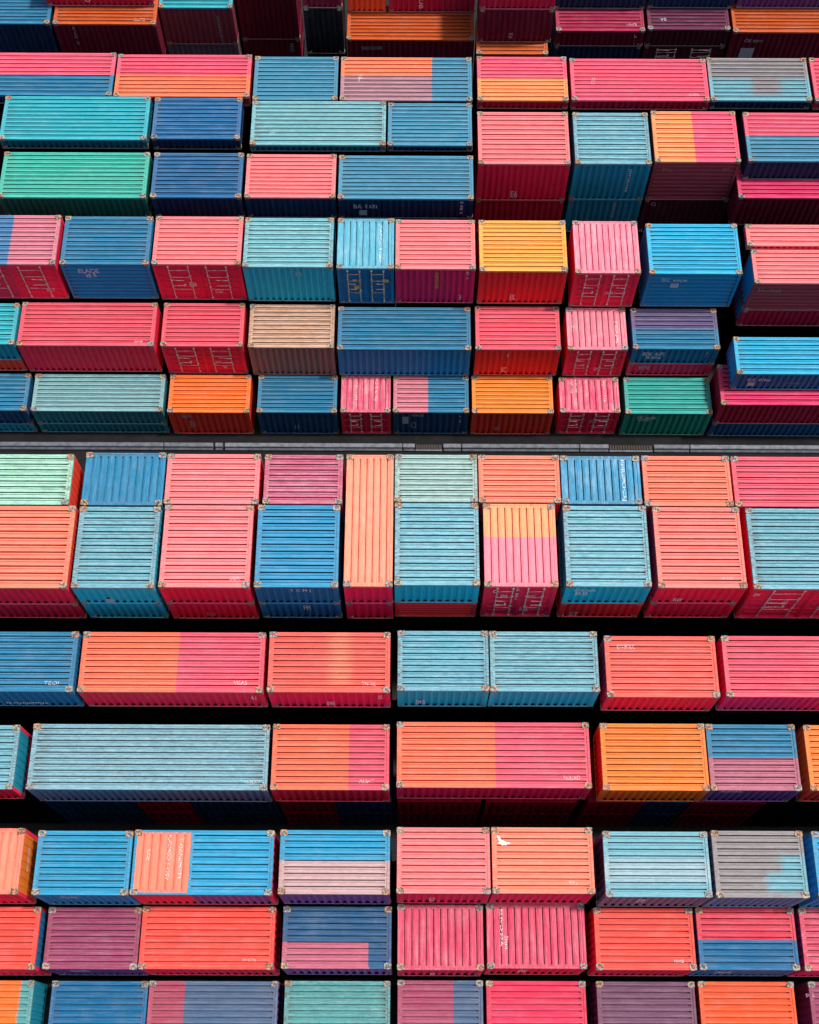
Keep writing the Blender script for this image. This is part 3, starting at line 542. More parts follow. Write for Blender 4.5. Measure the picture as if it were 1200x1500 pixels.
FILL = [
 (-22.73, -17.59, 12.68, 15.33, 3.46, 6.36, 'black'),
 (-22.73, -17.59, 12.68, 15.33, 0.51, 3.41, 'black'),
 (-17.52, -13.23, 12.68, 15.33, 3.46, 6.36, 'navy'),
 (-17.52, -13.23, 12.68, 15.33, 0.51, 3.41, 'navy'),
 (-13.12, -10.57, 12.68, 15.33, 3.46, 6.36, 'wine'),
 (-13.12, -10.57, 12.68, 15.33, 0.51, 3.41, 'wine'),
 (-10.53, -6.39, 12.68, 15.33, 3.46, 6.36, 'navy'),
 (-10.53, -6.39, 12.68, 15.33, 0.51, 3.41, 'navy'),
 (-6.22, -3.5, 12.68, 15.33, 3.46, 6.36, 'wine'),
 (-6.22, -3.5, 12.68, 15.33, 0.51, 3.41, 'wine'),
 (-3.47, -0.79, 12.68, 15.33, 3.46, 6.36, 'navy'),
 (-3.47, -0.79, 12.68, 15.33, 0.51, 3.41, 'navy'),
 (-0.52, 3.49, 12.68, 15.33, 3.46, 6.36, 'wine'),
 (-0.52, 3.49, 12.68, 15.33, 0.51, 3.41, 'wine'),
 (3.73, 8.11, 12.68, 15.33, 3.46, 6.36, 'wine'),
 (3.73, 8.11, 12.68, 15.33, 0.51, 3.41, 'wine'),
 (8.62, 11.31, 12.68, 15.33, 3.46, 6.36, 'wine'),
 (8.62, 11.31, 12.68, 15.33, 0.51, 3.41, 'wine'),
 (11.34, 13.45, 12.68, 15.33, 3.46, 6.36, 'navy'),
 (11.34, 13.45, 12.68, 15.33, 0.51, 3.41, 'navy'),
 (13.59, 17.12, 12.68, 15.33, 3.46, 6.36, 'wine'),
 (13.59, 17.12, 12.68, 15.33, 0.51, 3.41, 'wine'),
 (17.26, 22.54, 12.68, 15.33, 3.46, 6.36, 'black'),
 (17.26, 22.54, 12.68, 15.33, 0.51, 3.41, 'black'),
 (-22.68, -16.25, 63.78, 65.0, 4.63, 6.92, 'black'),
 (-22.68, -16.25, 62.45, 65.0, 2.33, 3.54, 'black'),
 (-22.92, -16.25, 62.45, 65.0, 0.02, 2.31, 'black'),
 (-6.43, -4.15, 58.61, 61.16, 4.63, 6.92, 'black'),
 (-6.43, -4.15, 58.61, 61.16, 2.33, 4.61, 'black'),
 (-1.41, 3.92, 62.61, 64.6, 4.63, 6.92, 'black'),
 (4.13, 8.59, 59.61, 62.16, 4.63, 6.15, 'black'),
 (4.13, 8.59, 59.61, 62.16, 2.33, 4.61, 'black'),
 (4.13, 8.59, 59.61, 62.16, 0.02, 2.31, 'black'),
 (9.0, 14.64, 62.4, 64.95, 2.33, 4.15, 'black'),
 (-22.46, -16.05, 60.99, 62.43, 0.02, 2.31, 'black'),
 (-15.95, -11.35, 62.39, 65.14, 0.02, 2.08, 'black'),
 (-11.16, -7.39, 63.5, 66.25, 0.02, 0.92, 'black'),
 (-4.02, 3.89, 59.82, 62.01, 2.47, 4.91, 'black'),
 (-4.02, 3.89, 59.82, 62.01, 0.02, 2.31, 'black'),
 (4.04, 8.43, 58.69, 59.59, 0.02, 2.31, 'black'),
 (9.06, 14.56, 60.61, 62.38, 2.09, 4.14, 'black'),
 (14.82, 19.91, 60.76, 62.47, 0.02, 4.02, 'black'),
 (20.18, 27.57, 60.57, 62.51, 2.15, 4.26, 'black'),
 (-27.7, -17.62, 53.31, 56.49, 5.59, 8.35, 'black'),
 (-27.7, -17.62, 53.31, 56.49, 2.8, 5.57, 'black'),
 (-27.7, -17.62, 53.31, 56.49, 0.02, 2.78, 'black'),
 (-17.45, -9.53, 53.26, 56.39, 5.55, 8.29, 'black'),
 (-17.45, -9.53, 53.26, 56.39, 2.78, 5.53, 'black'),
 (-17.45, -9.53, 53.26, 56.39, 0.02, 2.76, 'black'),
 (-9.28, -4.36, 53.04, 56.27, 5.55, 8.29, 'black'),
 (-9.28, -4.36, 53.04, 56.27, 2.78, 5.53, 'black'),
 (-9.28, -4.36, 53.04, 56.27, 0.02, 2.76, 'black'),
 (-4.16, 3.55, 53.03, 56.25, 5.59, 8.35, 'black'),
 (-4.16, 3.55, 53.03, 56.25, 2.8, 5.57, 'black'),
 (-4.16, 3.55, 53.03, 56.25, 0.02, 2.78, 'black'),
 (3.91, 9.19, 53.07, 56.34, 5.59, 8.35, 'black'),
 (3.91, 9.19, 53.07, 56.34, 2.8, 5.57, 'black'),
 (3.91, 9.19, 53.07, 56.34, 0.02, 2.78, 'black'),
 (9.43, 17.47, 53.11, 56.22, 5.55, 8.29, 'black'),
 (9.43, 17.47, 53.11, 56.22, 2.78, 5.53, 'black'),
 (9.43, 17.47, 53.11, 56.22, 0.02, 2.76, 'black'),
 (17.59, 23.47, 53.15, 56.32, 5.59, 8.35, 'black'),
 (23.7, 27.86, 53.11, 56.34, 5.59, 8.35, 'black'),
 (23.7, 27.86, 53.11, 56.34, 2.8, 5.57, 'black'),
 (-23.74, -15.29, 50.06, 53.18, 5.53, 8.27, 'black'),
 (-14.98, -9.91, 50.15, 53.11, 5.45, 8.15, 'black'),
 (-14.98, -9.91, 50.15, 53.11, 2.74, 5.43, 'black'),
 (-9.26, -1.49, 49.74, 52.9, 5.69, 8.51, 'black'),
 (-9.26, -1.49, 49.74, 52.9, 2.86, 5.67, 'black'),
 (-9.26, -1.49, 49.74, 52.9, 0.02, 2.84, 'black'),
 (-1.33, 3.5, 49.73, 52.78, 5.73, 8.57, 'black'),
 (-1.33, 3.5, 49.73, 52.78, 2.88, 5.71, 'black'),
 (-1.33, 3.5, 49.73, 52.78, 0.02, 2.86, 'black'),
 (3.87, 9.09, 48.44, 52.15, 0.02, 2.66, 'black'),
 (9.41, 13.73, 48.47, 52.13, 0.02, 2.67, 'black'),
 (13.98, 18.96, 48.64, 52.26, 0.02, 2.47, 'black'),
 (19.33, 25.66, 49.99, 52.19, 4.99, 7.46, 'black'),
 (19.33, 25.66, 48.72, 52.19, 2.51, 4.88, 'black'),
 (19.33, 25.66, 48.72, 52.19, 0.02, 2.49, 'black'),
 (19.02, 26.79, 47.4, 48.7, 2.46, 4.87, 'black'),
 (19.02, 26.79, 47.4, 48.7, 0.02, 2.44, 'black'),
 (-23.27, -14.98, 45.95, 49.08, 4.88, 7.29, 'black'),
 (-23.27, -14.98, 45.95, 49.08, 2.45, 4.86, 'black'),
 (-14.67, -9.6, 45.99, 49.07, 4.88, 7.29, 'black'),
 (-14.67, -9.6, 45.99, 49.07, 2.45, 4.86, 'black'),
 (-9.36, -4.29, 46.02, 49.0, 4.84, 7.22, 'black'),
 (-9.36, -4.29, 46.02, 49.0, 2.43, 4.82, 'black'),
 (-4.09, 3.52, 45.96, 48.94, 4.88, 7.29, 'black'),
 (-4.09, 3.52, 45.96, 48.94, 2.45, 4.86, 'black'),
 (-4.09, 3.52, 45.96, 48.94, 0.02, 2.43, 'black'),
 (-24.77, -19.56, 41.43, 44.67, 2.89, 5.74, 'black'),
 (-19.26, -14.43, 41.45, 44.6, 2.89, 5.74, 'black'),
 (-19.26, -14.43, 41.45, 44.6, 0.02, 2.87, 'black'),
 (-14.21, -9.37, 41.48, 44.63, 2.82, 5.6, 'black'),
 (-14.21, -9.37, 41.48, 44.63, 0.02, 2.8, 'black'),
 (-9.21, -4.31, 41.33, 44.56, 2.89, 5.73, 'black'),
 (-9.21, -4.31, 41.33, 44.56, 0.02, 2.87, 'black'),
 (-4.04, -0.94, 41.26, 44.54, 2.85, 5.66, 'black'),
 (-4.04, -0.94, 41.26, 44.54, 0.02, 2.83, 'black'),
 (-0.82, 3.55, 41.24, 44.47, 2.89, 5.73, 'black'),
 (-0.82, 3.55, 41.24, 44.47, 0.02, 2.87, 'black'),
 (3.81, 8.6, 41.13, 44.45, 2.95, 5.87, 'black'),
 (3.81, 8.6, 41.13, 44.45, 0.02, 2.93, 'black'),
 (9.05, 12.6, 41.02, 44.43, 2.92, 5.79, 'black'),
 (9.05, 12.6, 41.02, 44.43, 0.02, 2.9, 'black'),
 (13.12, 18.16, 41.0, 44.27, 2.95, 5.86, 'black'),
 (13.12, 18.16, 41.0, 44.27, 0.02, 2.93, 'black'),
 (18.66, 25.61, 42.88, 44.25, 5.83, 8.72, 'black'),
 (18.66, 25.61, 42.88, 44.25, 2.93, 5.81, 'black'),
 (18.66, 25.61, 42.88, 44.25, 0.02, 2.91, 'black'),
 (18.92, 25.78, 40.65, 42.81, 2.21, 4.38, 'black'),
 (18.92, 25.78, 40.65, 42.81, 0.02, 2.19, 'black'),
 (-26.95, -22.38, 38.43, 41.1, 0.02, 2.7, 'black'),
 (-22.17, -14.49, 38.36, 41.17, 0.02, 2.77, 'black'),
 (-14.06, -9.48, 38.35, 41.16, 0.02, 2.61, 'black'),
 (-9.13, -4.33, 38.29, 41.1, 0.02, 2.61, 'black'),
 (-4.09, 3.4, 38.21, 40.95, 0.02, 2.77, 'black'),
 (3.71, 8.47, 38.22, 41.03, 0.02, 2.77, 'black'),
 (8.9, 12.24, 38.24, 40.96, 0.02, 2.69, 'black'),
 (12.59, 17.44, 38.31, 40.93, 0.02, 2.69, 'black'),
 (-21.27, -15.54, 20.79, 24.81, 7.13, 9.48, 'black'),
 (-21.27, -15.54, 20.79, 24.81, 4.76, 7.11, 'black'),
 (-21.27, -15.54, 20.79, 24.81, 2.39, 4.74, 'black'),
 (-15.29, -11.59, 20.81, 24.79, 7.14, 9.49, 'black'),
 (-15.29, -11.59, 20.81, 24.79, 4.76, 7.12, 'black'),
 (-11.34, -7.27, 20.86, 24.88, 6.22, 9.3, 'black'),
 (-11.34, -7.27, 20.86, 24.88, 3.12, 6.2, 'black'),
 (-11.34, -7.27, 20.86, 24.88, 0.02, 3.1, 'black'),
 (-7.01, -3.25, 20.88, 24.91, 6.29, 9.4, 'black'),
 (-7.01, -3.25, 20.88, 24.91, 3.15, 6.27, 'black'),
 (-7.01, -3.25, 20.88, 24.91, 0.02, 3.13, 'black'),
 (-2.96, -0.78, 20.93, 27.55, 6.16, 9.21, 'black'),
 (-2.96, -0.78, 20.93, 27.55, 3.09, 6.14, 'black'),
 (-2.96, -0.78, 20.93, 27.55, 0.02, 3.07, 'black'),
 (-0.65, 3.18, 21.01, 25.04, 6.23, 9.32, 'black'),
 (-0.65, 3.18, 21.01, 25.04, 3.13, 6.21, 'black'),
 (-0.65, 3.18, 21.01, 25.04, 0.02, 3.11, 'black'),
 (3.44, 6.74, 20.96, 25.03, 7.15, 9.51, 'black'),
 (3.44, 6.74, 20.96, 25.03, 4.78, 7.13, 'black'),
 (3.44, 6.74, 20.96, 25.03, 2.4, 4.76, 'black'),
 (3.44, 6.74, 20.96, 25.03, 0.02, 2.38, 'black'),
 (7.15, 10.97, 20.98, 24.98, 6.3, 9.42, 'black'),
 (7.15, 10.97, 20.98, 24.98, 3.16, 6.28, 'black'),
 (7.15, 10.97, 20.98, 24.98, 0.02, 3.14, 'black'),
 (11.32, 15.3, 20.94, 24.89, 7.15, 9.51, 'black'),
 (11.32, 15.3, 20.94, 24.89, 4.77, 7.13, 'black'),
 (11.32, 15.3, 20.94, 24.89, 2.4, 4.75, 'black'),
 (11.32, 15.3, 20.94, 24.89, 0.02, 2.38, 'black'),
 (15.64, 21.63, 20.9, 24.85, 7.22, 9.6, 'black'),
 (15.64, 21.63, 20.9, 24.85, 4.82, 7.2, 'black'),
 (15.64, 21.63, 20.9, 24.85, 2.42, 4.8, 'black'),
 (-21.36, -15.32, 16.59, 19.41, 5.99, 8.96, 'black'),
 (-21.36, -15.32, 16.59, 19.41, 3.01, 5.97, 'black'),
 (-21.36, -15.32, 16.59, 19.41, 0.02, 2.99, 'black'),
 (-15.06, -6.66, 16.59, 19.41, 5.99, 8.96, 'black'),
 (-15.06, -6.66, 16.59, 19.41, 3.01, 5.97, 'black'),
 (-15.06, -6.66, 16.59, 19.41, 0.02, 2.99, 'black'),
 (-6.43, -0.88, 16.62, 19.44, 5.92, 8.85, 'black'),
 (-6.43, -0.88, 16.62, 19.44, 2.97, 5.9, 'black'),
 (-6.43, -0.88, 16.62, 19.44, 0.02, 2.95, 'black'),
 (-0.5, 3.65, 16.71, 19.53, 5.85, 8.74, 'black'),
 (-0.5, 3.65, 16.71, 19.53, 2.93, 5.83, 'black'),
 (-0.5, 3.65, 16.71, 19.53, 0.02, 2.91, 'black'),
 (3.75, 8.68, 16.7, 19.52, 5.92, 8.86, 'black'),
 (3.75, 8.68, 16.7, 19.52, 2.97, 5.9, 'black'),
 (3.75, 8.68, 16.7, 19.52, 0.02, 2.95, 'black'),
 (9.05, 14.13, 16.46, 19.32, 6.06, 9.07, 'black'),
 (9.05, 14.13, 16.46, 19.32, 3.04, 6.04, 'black'),
 (9.05, 14.13, 16.46, 19.32, 0.02, 3.02, 'black'),
 (14.48, 21.42, 16.49, 19.35, 6.07, 9.07, 'black'),
 (14.48, 21.42, 16.49, 19.35, 3.04, 6.05, 'black'),
 (14.48, 21.42, 16.49, 19.35, 0.02, 3.02, 'black'),
 (-20.84, -17.39, 7.99, 10.84, 2.91, 5.79, 'black'),
 (-20.84, -17.39, 7.99, 10.84, 0.02, 2.89, 'black'),
 (-16.71, -12.48, 7.97, 10.74, 2.91, 5.79, 'black'),
 (-12.35, -6.08, 8.0, 10.79, 2.91, 5.79, 'black'),
 (-12.35, -6.08, 8.0, 10.79, 0.02, 2.89, 'black'),
 (-5.76, -0.83, 8.05, 10.82, 2.91, 5.79, 'black'),
 (-5.76, -0.83, 8.05, 10.82, 0.02, 2.89, 'black'),
 (-0.48, 3.67, 8.1, 10.96, 2.91, 5.79, 'black'),
 (-0.48, 3.67, 8.1, 10.96, 0.02, 2.89, 'black'),
 (3.8, 8.32, 8.12, 10.98, 2.91, 5.79, 'black'),
 (3.8, 8.32, 8.12, 10.98, 0.02, 2.89, 'black'),
 (8.83, 13.53, 7.99, 10.82, 2.91, 5.79, 'black'),
 (8.83, 13.53, 7.99, 10.82, 0.02, 2.89, 'black'),
 (13.75, 17.84, 7.98, 10.87, 2.91, 5.79, 'black'),
 (13.75, 17.84, 7.98, 10.87, 0.02, 2.89, 'black'),
 (18.3, 22.21, 7.97, 10.85, 2.91, 5.79, 'black'),
 (18.3, 22.21, 7.97, 10.85, 0.02, 2.89, 'black'),
 (-21.46, -17.12, 5.09, 7.81, 0.02, 2.59, 'black'),
 (-16.71, -12.43, 5.11, 7.8, 0.02, 2.59, 'black'),
 (-12.33, -6.18, 5.13, 7.85, 0.02, 2.59, 'black'),
 (-5.77, -0.77, 5.18, 7.88, 0.02, 2.59, 'black'),
 (-0.45, 3.48, 5.14, 7.99, 0.02, 2.59, 'black'),
 (3.68, 8.21, 5.22, 8.07, 0.02, 2.59, 'black'),
 (8.68, 13.24, 5.18, 7.88, 0.02, 2.59, 'black'),
 (13.44, 17.97, 5.2, 7.9, 0.02, 2.59, 'black'),
 (18.25, 22.6, 5.18, 7.91, 0.02, 2.59, 'black'),
 (-21.59, -15.91, 24.93, 27.5, 8.62, 11.47, 'black'),
 (-15.29, -11.56, 24.92, 27.6, 8.62, 11.47, 'black'),
 (-11.43, -7.08, 25.01, 27.55, 8.62, 11.47, 'black'),
 (-11.43, -7.08, 25.01, 27.55, 5.75, 8.6, 'black'),
 (-11.43, -7.08, 25.01, 27.55, 2.89, 5.74, 'black'),
 (-6.82, -3.17, 25.03, 27.53, 8.62, 11.47, 'black'),
 (-0.68, 3.16, 25.16, 27.57, 8.62, 11.47, 'black'),
 (3.26, 7.04, 25.15, 27.55, 8.62, 11.47, 'black'),
 (3.26, 7.04, 25.15, 27.55, 5.75, 8.6, 'black'),
 (3.26, 7.04, 25.15, 27.55, 2.89, 5.74, 'black'),
 (3.26, 7.04, 25.15, 27.55, 0.02, 2.87, 'black'),
 (7.14, 10.83, 25.09, 27.53, 8.62, 11.47, 'black'),
 (7.14, 10.83, 25.09, 27.53, 0.02, 2.87, 'black'),
 (10.99, 15.08, 25.01, 27.55, 8.62, 11.47, 'black'),
 (10.99, 15.08, 25.01, 27.55, 5.75, 8.6, 'black'),
 (10.99, 15.08, 25.01, 27.55, 2.89, 5.74, 'black'),
 (10.99, 15.08, 25.01, 27.55, 0.02, 2.87, 'black'),
 (15.21, 21.6, 25.0, 27.54, 8.62, 11.47, 'black'),
]
MARKS = [
 (48, 'front', (-0.986, -1.577, 2.638), 1.137, 0.459, 'ELAQE', 0, 'white'),
 (48, 'front', (-0.961, -1.577, 2.243), 0.609, 0.331, '3E S', 0, 'white'),
 (55, 'front', (-1.065, -1.638, 2.544), 1.431, 0.363, 'EKC  wieqou', 0, 'white'),
 (55, 'front', (-0.972, -1.638, 2.046), 0.455, 0.401, None, 0, 'pale'),
 (51, 'roof', (0.801, 0.057, 3.408), 2.511, 0.189, 'JSAPCOTOM', 90, 'white'),
 (51, 'front', (-0.515, -1.643, 1.584), 0.307, 0.305, None, 0, 'yellow'),
 (51, 'front', (1.142, -1.643, 2.201), 0.266, 0.267, None, 0, 'yellow'),
 (51, 'front', (-0.605, -1.643, 2.254), 0.228, 0.2, None, 0, 'yellow'),
 (52, 'front', (0.099, -1.619, 2.19), 1.597, 0.19, 'EUROEVER', 90, 'yellow'),
 (52, 'front', (1.786, -1.619, 2.731), 0.657, 0.113, 'E I', 90, 'white'),
 (52, 'front', (1.452, -1.619, 0.569), 0.555, 0.116, 'JE', 90, 'white'),
 (53, 'front', (-0.423, -1.664, 0.622), 0.309, 0.553, 'EK', 0, 'white'),
 (54, 'front', (0.359, -1.708, 1.316), 0.536, 0.273, 'OCPU', 0, 'white'),
 (49, 'front', (0.962, -1.578, 0.845), 0.466, 0.344, 'CTEC', 0, 'white'),
 (49, 'front', (-0.448, -1.578, 1.517), 0.385, 0.406, 'E8', 0, 'white'),
 (47, 'front', (1.807, -1.623, 0.852), 0.465, 0.275, 'ECT', 0, 'white'),
 (50, 'front', (0.545, -1.621, 2.653), 0.302, 0.394, 'O', 0, 'pale'),
 (57, 'front', (-2.432, -1.084, 1.969), 1.284, 0.335, 'Huriset', 0, 'rust'),
 (63, 'front', (4.364, -1.407, 2.344), 1.862, 0.374, 'BOR  eurofrevue', 0, 'white'),
 (63, 'front', (3.639, -1.407, 1.584), 0.431, 0.533, None, 0, 'pale'),
 (63, 'front', (6.101, -1.407, 0.915), 0.197, 0.464, 'CE', 0, 'white'),
 (63, 'front', (8.0, -1.407, 0.698), 0.396, 0.7, 'F1', 0, 'white'),
 (63, 'front', (9.443, -1.407, 2.387), 1.045, 0.116, 'J S I', 90, 'white'),
 (63, 'front', (3.566, -1.407, 0.66), 0.623, 0.079, 'I1', 90, 'white'),
 (64, 'front', (5.761, -1.382, 0.676), 0.276, 0.544, 'EC', 0, 'white'),
 (64, 'front', (5.845, -1.382, 2.277), 0.193, 0.373, 'J', 0, 'pale'),
 (67, 'front', (-1.184, -1.315, 1.045), 1.238, 0.372, 'BOK  4UPS', 0, 'white'),
 (67, 'front', (-1.157, -1.315, 0.671), 0.855, 0.301, 'NUTN.os', 0, 'white'),
 (68, 'front', (-1.472, -1.315, 0.843), 0.591, 0.387, 'EUTE', 0, 'pale'),
 (67, 'front', (1.801, -1.315, 1.219), 0.89, 0.116, 'J.S.:', 90, 'white'),
 (69, 'front', (-2.227, -1.178, 1.065), 1.304, 0.306, '8UE  4V4ee', 0, 'white'),
 (69, 'front', (-2.575, -1.178, 0.599), 0.386, 0.387, None, 0, 'pale'),
 (69, 'front', (-0.127, -1.178, 0.698), 0.848, 0.232, 'tniery', 0, 'rust'),
 (66, 'roof', (1.112, -0.164, 2.941), 1.538, 0.155, 'TEAPS', 90, 'white'),
 (66, 'roof', (-1.382, 0.277, 2.941), 1.182, 0.155, 'NIJEY', 90, 'pale'),
 (66, 'front', (0.255, -1.36, 0.782), 0.355, 0.31, 'ENS', 0, 'white'),
 (62, 'front', (3.405, -1.408, 2.11), 1.051, 0.156, 'KE', 90, 'pale'),
 (61, 'front', (7.279, -1.408, 1.076), 0.315, 0.23, 'EM', 0, 'white'),
 (61, 'front', (7.603, -1.408, 0.539), 0.238, 0.233, 'TE', 0, 'white'),
 (59, 'roof', (9.329, -1.143, 1.691), 0.462, 0.134, 'axx', 0, 'white'),
 (74, 'front', (-1.377, -1.221, 2.149), 0.555, 0.417, 'SEM', 0, 'pale'),
 (74, 'front', (-1.094, -1.221, 1.141), 0.321, 0.683, 'EV', 0, 'pale'),
 (76, 'roof', (-0.563, 0.306, 2.628), 1.361, 0.159, 'MAEVEPUM', 90, 'white'),
 (76, 'roof', (0.587, 0.312, 2.628), 1.452, 0.198, 'SOMEO KJ', 90, 'white'),
 (77, 'front', (-1.476, -1.176, 1.646), 0.358, 0.843, None, 0, 'pale'),
 (77, 'front', (-0.764, -1.176, 2.238), 0.712, 0.249, 'VUMUUE', 0, 'white'),
 (77, 'front', (-0.996, -1.176, 1.056), 0.281, 0.769, 'CI', 0, 'pale'),
 (77, 'front', (1.702, -1.176, 1.843), 1.006, 0.119, 'J S', 90, 'white'),
 (78, 'front', (-0.801, -1.199, 0.713), 0.282, 0.431, 'EK', 0, 'pale'),
 (79, 'roof', (-1.02, 0.6, 2.628), 0.91, 0.119, 'MEUAI', 90, 'white'),
 (79, 'roof', (-0.737, 0.692, 2.628), 1.002, 0.119, 'NISUN', 90, 'white'),
 (79, 'roof', (0.867, 0.246, 2.628), 1.451, 0.159, 'SIJEOME', 90, 'white'),
 (79, 'front', (0.31, -1.131, 1.493), 0.399, 0.338, 'EVE', 0, 'pale'),
 (80, 'front', (-1.193, -1.176, 2.15), 1.106, 0.416, 'EMC evrotec', 0, 'white'),
 (80, 'front', (-1.295, -1.176, 1.814), 0.714, 0.252, 'ENVTES', 0, 'white'),
 (75, 'front', (-0.124, -1.199, 0.808), 0.241, 0.43, '1I', 0, 'pale'),
 (46, 'front', (-2.31, -1.49, 1.056), 1.32, 0.311, 'EUL  E KKI', 0, 'white'),
 (46, 'front', (-2.444, -1.49, 0.491), 0.43, 0.442, None, 0, 'pale'),
 (46, 'front', (3.165, -1.49, 0.97), 1.124, 0.155, 'E EB S', 90, 'white'),
 (35, 'front', (-0.395, -1.861, 0.574), 0.403, 0.574, 'E6', 0, 'white'),
 (37, 'front', (1.054, -1.836, 1.775), 2.103, 0.198, 'JSMOEMAR', 90, 'white'),
 (38, 'front', (0.62, -1.836, 2.167), 1.585, 0.164, 'VEMOA', 90, 'pale'),
 (39, 'front', (-1.611, -1.814, 2.742), 0.551, 0.303, 'EWU', 0, 'rust'),
 (39, 'front', (1.77, -1.814, 2.765), 0.393, 0.242, 'ES', 0, 'rust'),
 (40, 'front', (-1.944, -1.814, 2.679), 0.286, 0.393, 'CJ', 0, 'pale'),
 (33, 'roof', (-2.65, -0.777, 0.563), 0.355, 0.199, 'xsr', 0, 'white'),
 (28, 'roof', (3.119, -1.106, 0.779), 0.642, 0.18, 'xErxbas', 0, 'white'),
 (28, 'roof', (-2.72, -0.107, 0.779), 0.242, 0.467, '//', 0, 'white'),
 (26, 'roof', (-2.711, 0.048, 0.721), 0.202, 0.519, 'F', 0, 'white'),
 (11, 'front', (-2.018, -1.378, 2.32), 1.515, 0.173, 'EVJ S', 90, 'pale'),
 (11, 'roof', (2.164, -0.993, 3.336), 0.685, 0.226, 'exzs', 0, 'white'),
 (0, 'front', (-0.749, -1.278, 0.5), 0.343, 0.334, 'O', 0, 'white'),
 (12, 'front', (1.292, -1.378, 1.203), 2.592, 0.176, 'JSOMUFFE', 90, 'pale'),
 (16, 'front', (-2.419, -1.378, 1.227), 1.286, 0.292, 'EHO EXOVR', 0, 'pale'),
 (4, 'front', (-0.673, -1.278, 0.669), 0.779, 0.256, 'UB', 90, 'white'),
 (6, 'front', (-0.25, -1.278, 0.512), 0.454, 0.253, 'EV', 90, 'pale'),
 (15, 'front', (1.317, -1.378, 1.392), 0.743, 0.273, 'MIS', 90, 'pale'),
 (18, 'roof', (1.957, -0.827, 1.302), 0.685, 0.225, 'vivrs', 0, 'white'),
 (18, 'front', (2.25, -1.378, 0.597), 0.928, 0.172, 'J.:', 90, 'pale'),
 (20, 'roof', (-1.559, -0.564, 1.418), 0.386, 0.226, 'vs', 0, 'white'),
 (22, 'front', (-2.529, -1.378, 0.821), 0.869, 0.832, None, 0, 'pale'),
 (22, 'front', (-2.309, -1.378, 1.881), 1.117, 0.29, 'OE sinm', 0, 'pale'),
 (89, 'roof', (1.048, -0.006, 2.07), 2.133, 0.193, 'EMUPOCSJ', 90, 'white'),
 (104, 'front', (-0.124, -2.034, 3.266), 1.957, 0.125, 'AS EU', 90, 'white'),
 (104, 'front', (0.58, -2.034, 2.737), 0.315, 0.362, 'NAV', 0, 'pale'),
 (104, 'front', (0.346, -2.034, 0.968), 0.388, 0.477, 'EUTE', 0, 'white'),
 (104, 'front', (-0.713, -2.034, 2.721), 0.284, 0.362, 'EM', 0, 'white'),
 (104, 'front', (-1.131, -2.034, 3.343), 0.219, 0.355, 'O', 0, 'white'),
 (105, 'front', (-1.031, -1.981, 1.706), 0.934, 0.353, 'sUUE reaam', 0, 'white'),
 (105, 'front', (-1.132, -1.981, 1.26), 0.564, 0.447, 'BM EB', 0, 'white'),
 (106, 'front', (-1.18, -1.999, 0.369), 0.392, 0.486, 'SET', 0, 'white'),
 (107, 'roof', (1.161, -1.5, 2.032), 0.559, 0.166, 'vixne', 0, 'white'),
 (107, 'front', (-0.836, -1.98, 0.445), 0.443, 0.456, 'tux', 0, 'white'),
 (96, 'roof', (1.38, -1.599, 2.13), 0.434, 0.166, 'UIUA', 0, 'white'),
 (98, 'front', (0.161, -2.014, 1.635), 0.936, 0.354, 'T C M J', 0, 'white'),
 (99, 'front', (0.312, -2.014, 1.361), 0.323, 0.664, 'FM', 0, 'white'),
 (94, 'front', (-0.452, -1.994, 0.277), 0.382, 0.553, None, 0, 'pale'),
 (97, 'front', (-0.151, -2.013, 0.594), 0.393, 0.389, 'EUT', 0, 'pale'),
 (109, 'front', (-2.749, -1.979, 3.143), 0.375, 0.357, 'EEN', 0, 'white'),
 (109, 'front', (-1.142, -1.979, 2.163), 0.253, 0.46, 'AS', 0, 'white'),
 (110, 'roof', (2.033, -1.042, 2.378), 0.684, 0.225, 'TEOJ', 0, 'white'),
 (110, 'front', (0.48, -1.414, 0.489), 1.926, 0.352, 'Iz nuvuermve', 0, 'white'),
 (111, 'roof', (3.17, -0.972, 2.378), 0.623, 0.193, 'VKAS', 0, 'white'),
 (111, 'front', (3.715, -1.414, 1.459), 0.252, 0.683, '4 /', 0, 'white'),
 (112, 'roof', (1.824, -1.011, 2.493), 0.623, 0.193, 'YN XE', 0, 'white'),
 (112, 'front', (0.021, -1.415, 0.593), 0.352, 0.585, 'EBE', 0, 'white'),
 (112, 'front', (2.343, -1.415, 1.666), 0.189, 0.567, 'S', 0, 'white'),
 (113, 'front', (-1.022, -1.417, 0.69), 0.416, 0.583, 'EM B', 0, 'white'),
 (115, 'roof', (-1.568, 0.945, 2.273), 0.82, 0.198, 'EVVSOLC', 0, 'white'),
 (118, 'roof', (4.852, -1.137, 2.585), 0.691, 0.189, 'UOLXV', 0, 'white'),
 (119, 'roof', (1.686, -1.12, 2.578), 0.692, 0.189, 'AUAT', 0, 'white'),
 (120, 'roof', (3.6, -1.051, 2.398), 0.756, 0.19, 'ROUXO', 0, 'white'),
 (122, 'front', (-1.072, -1.532, 2.121), 0.941, 0.371, 'euerSs', 0, 'white'),
 (126, 'roof', (-1.557, 0.205, 3.15), 1.982, 0.153, 'IUOMEO S OSV', 90, 'white'),
 (126, 'roof', (-1.035, 0.207, 3.15), 1.802, 0.184, 'TVJEAEMTPI', 90, 'white'),
 (126, 'roof', (-2.487, 0.321, 3.15), 0.481, 0.154, 'EOJ', 90, 'white'),
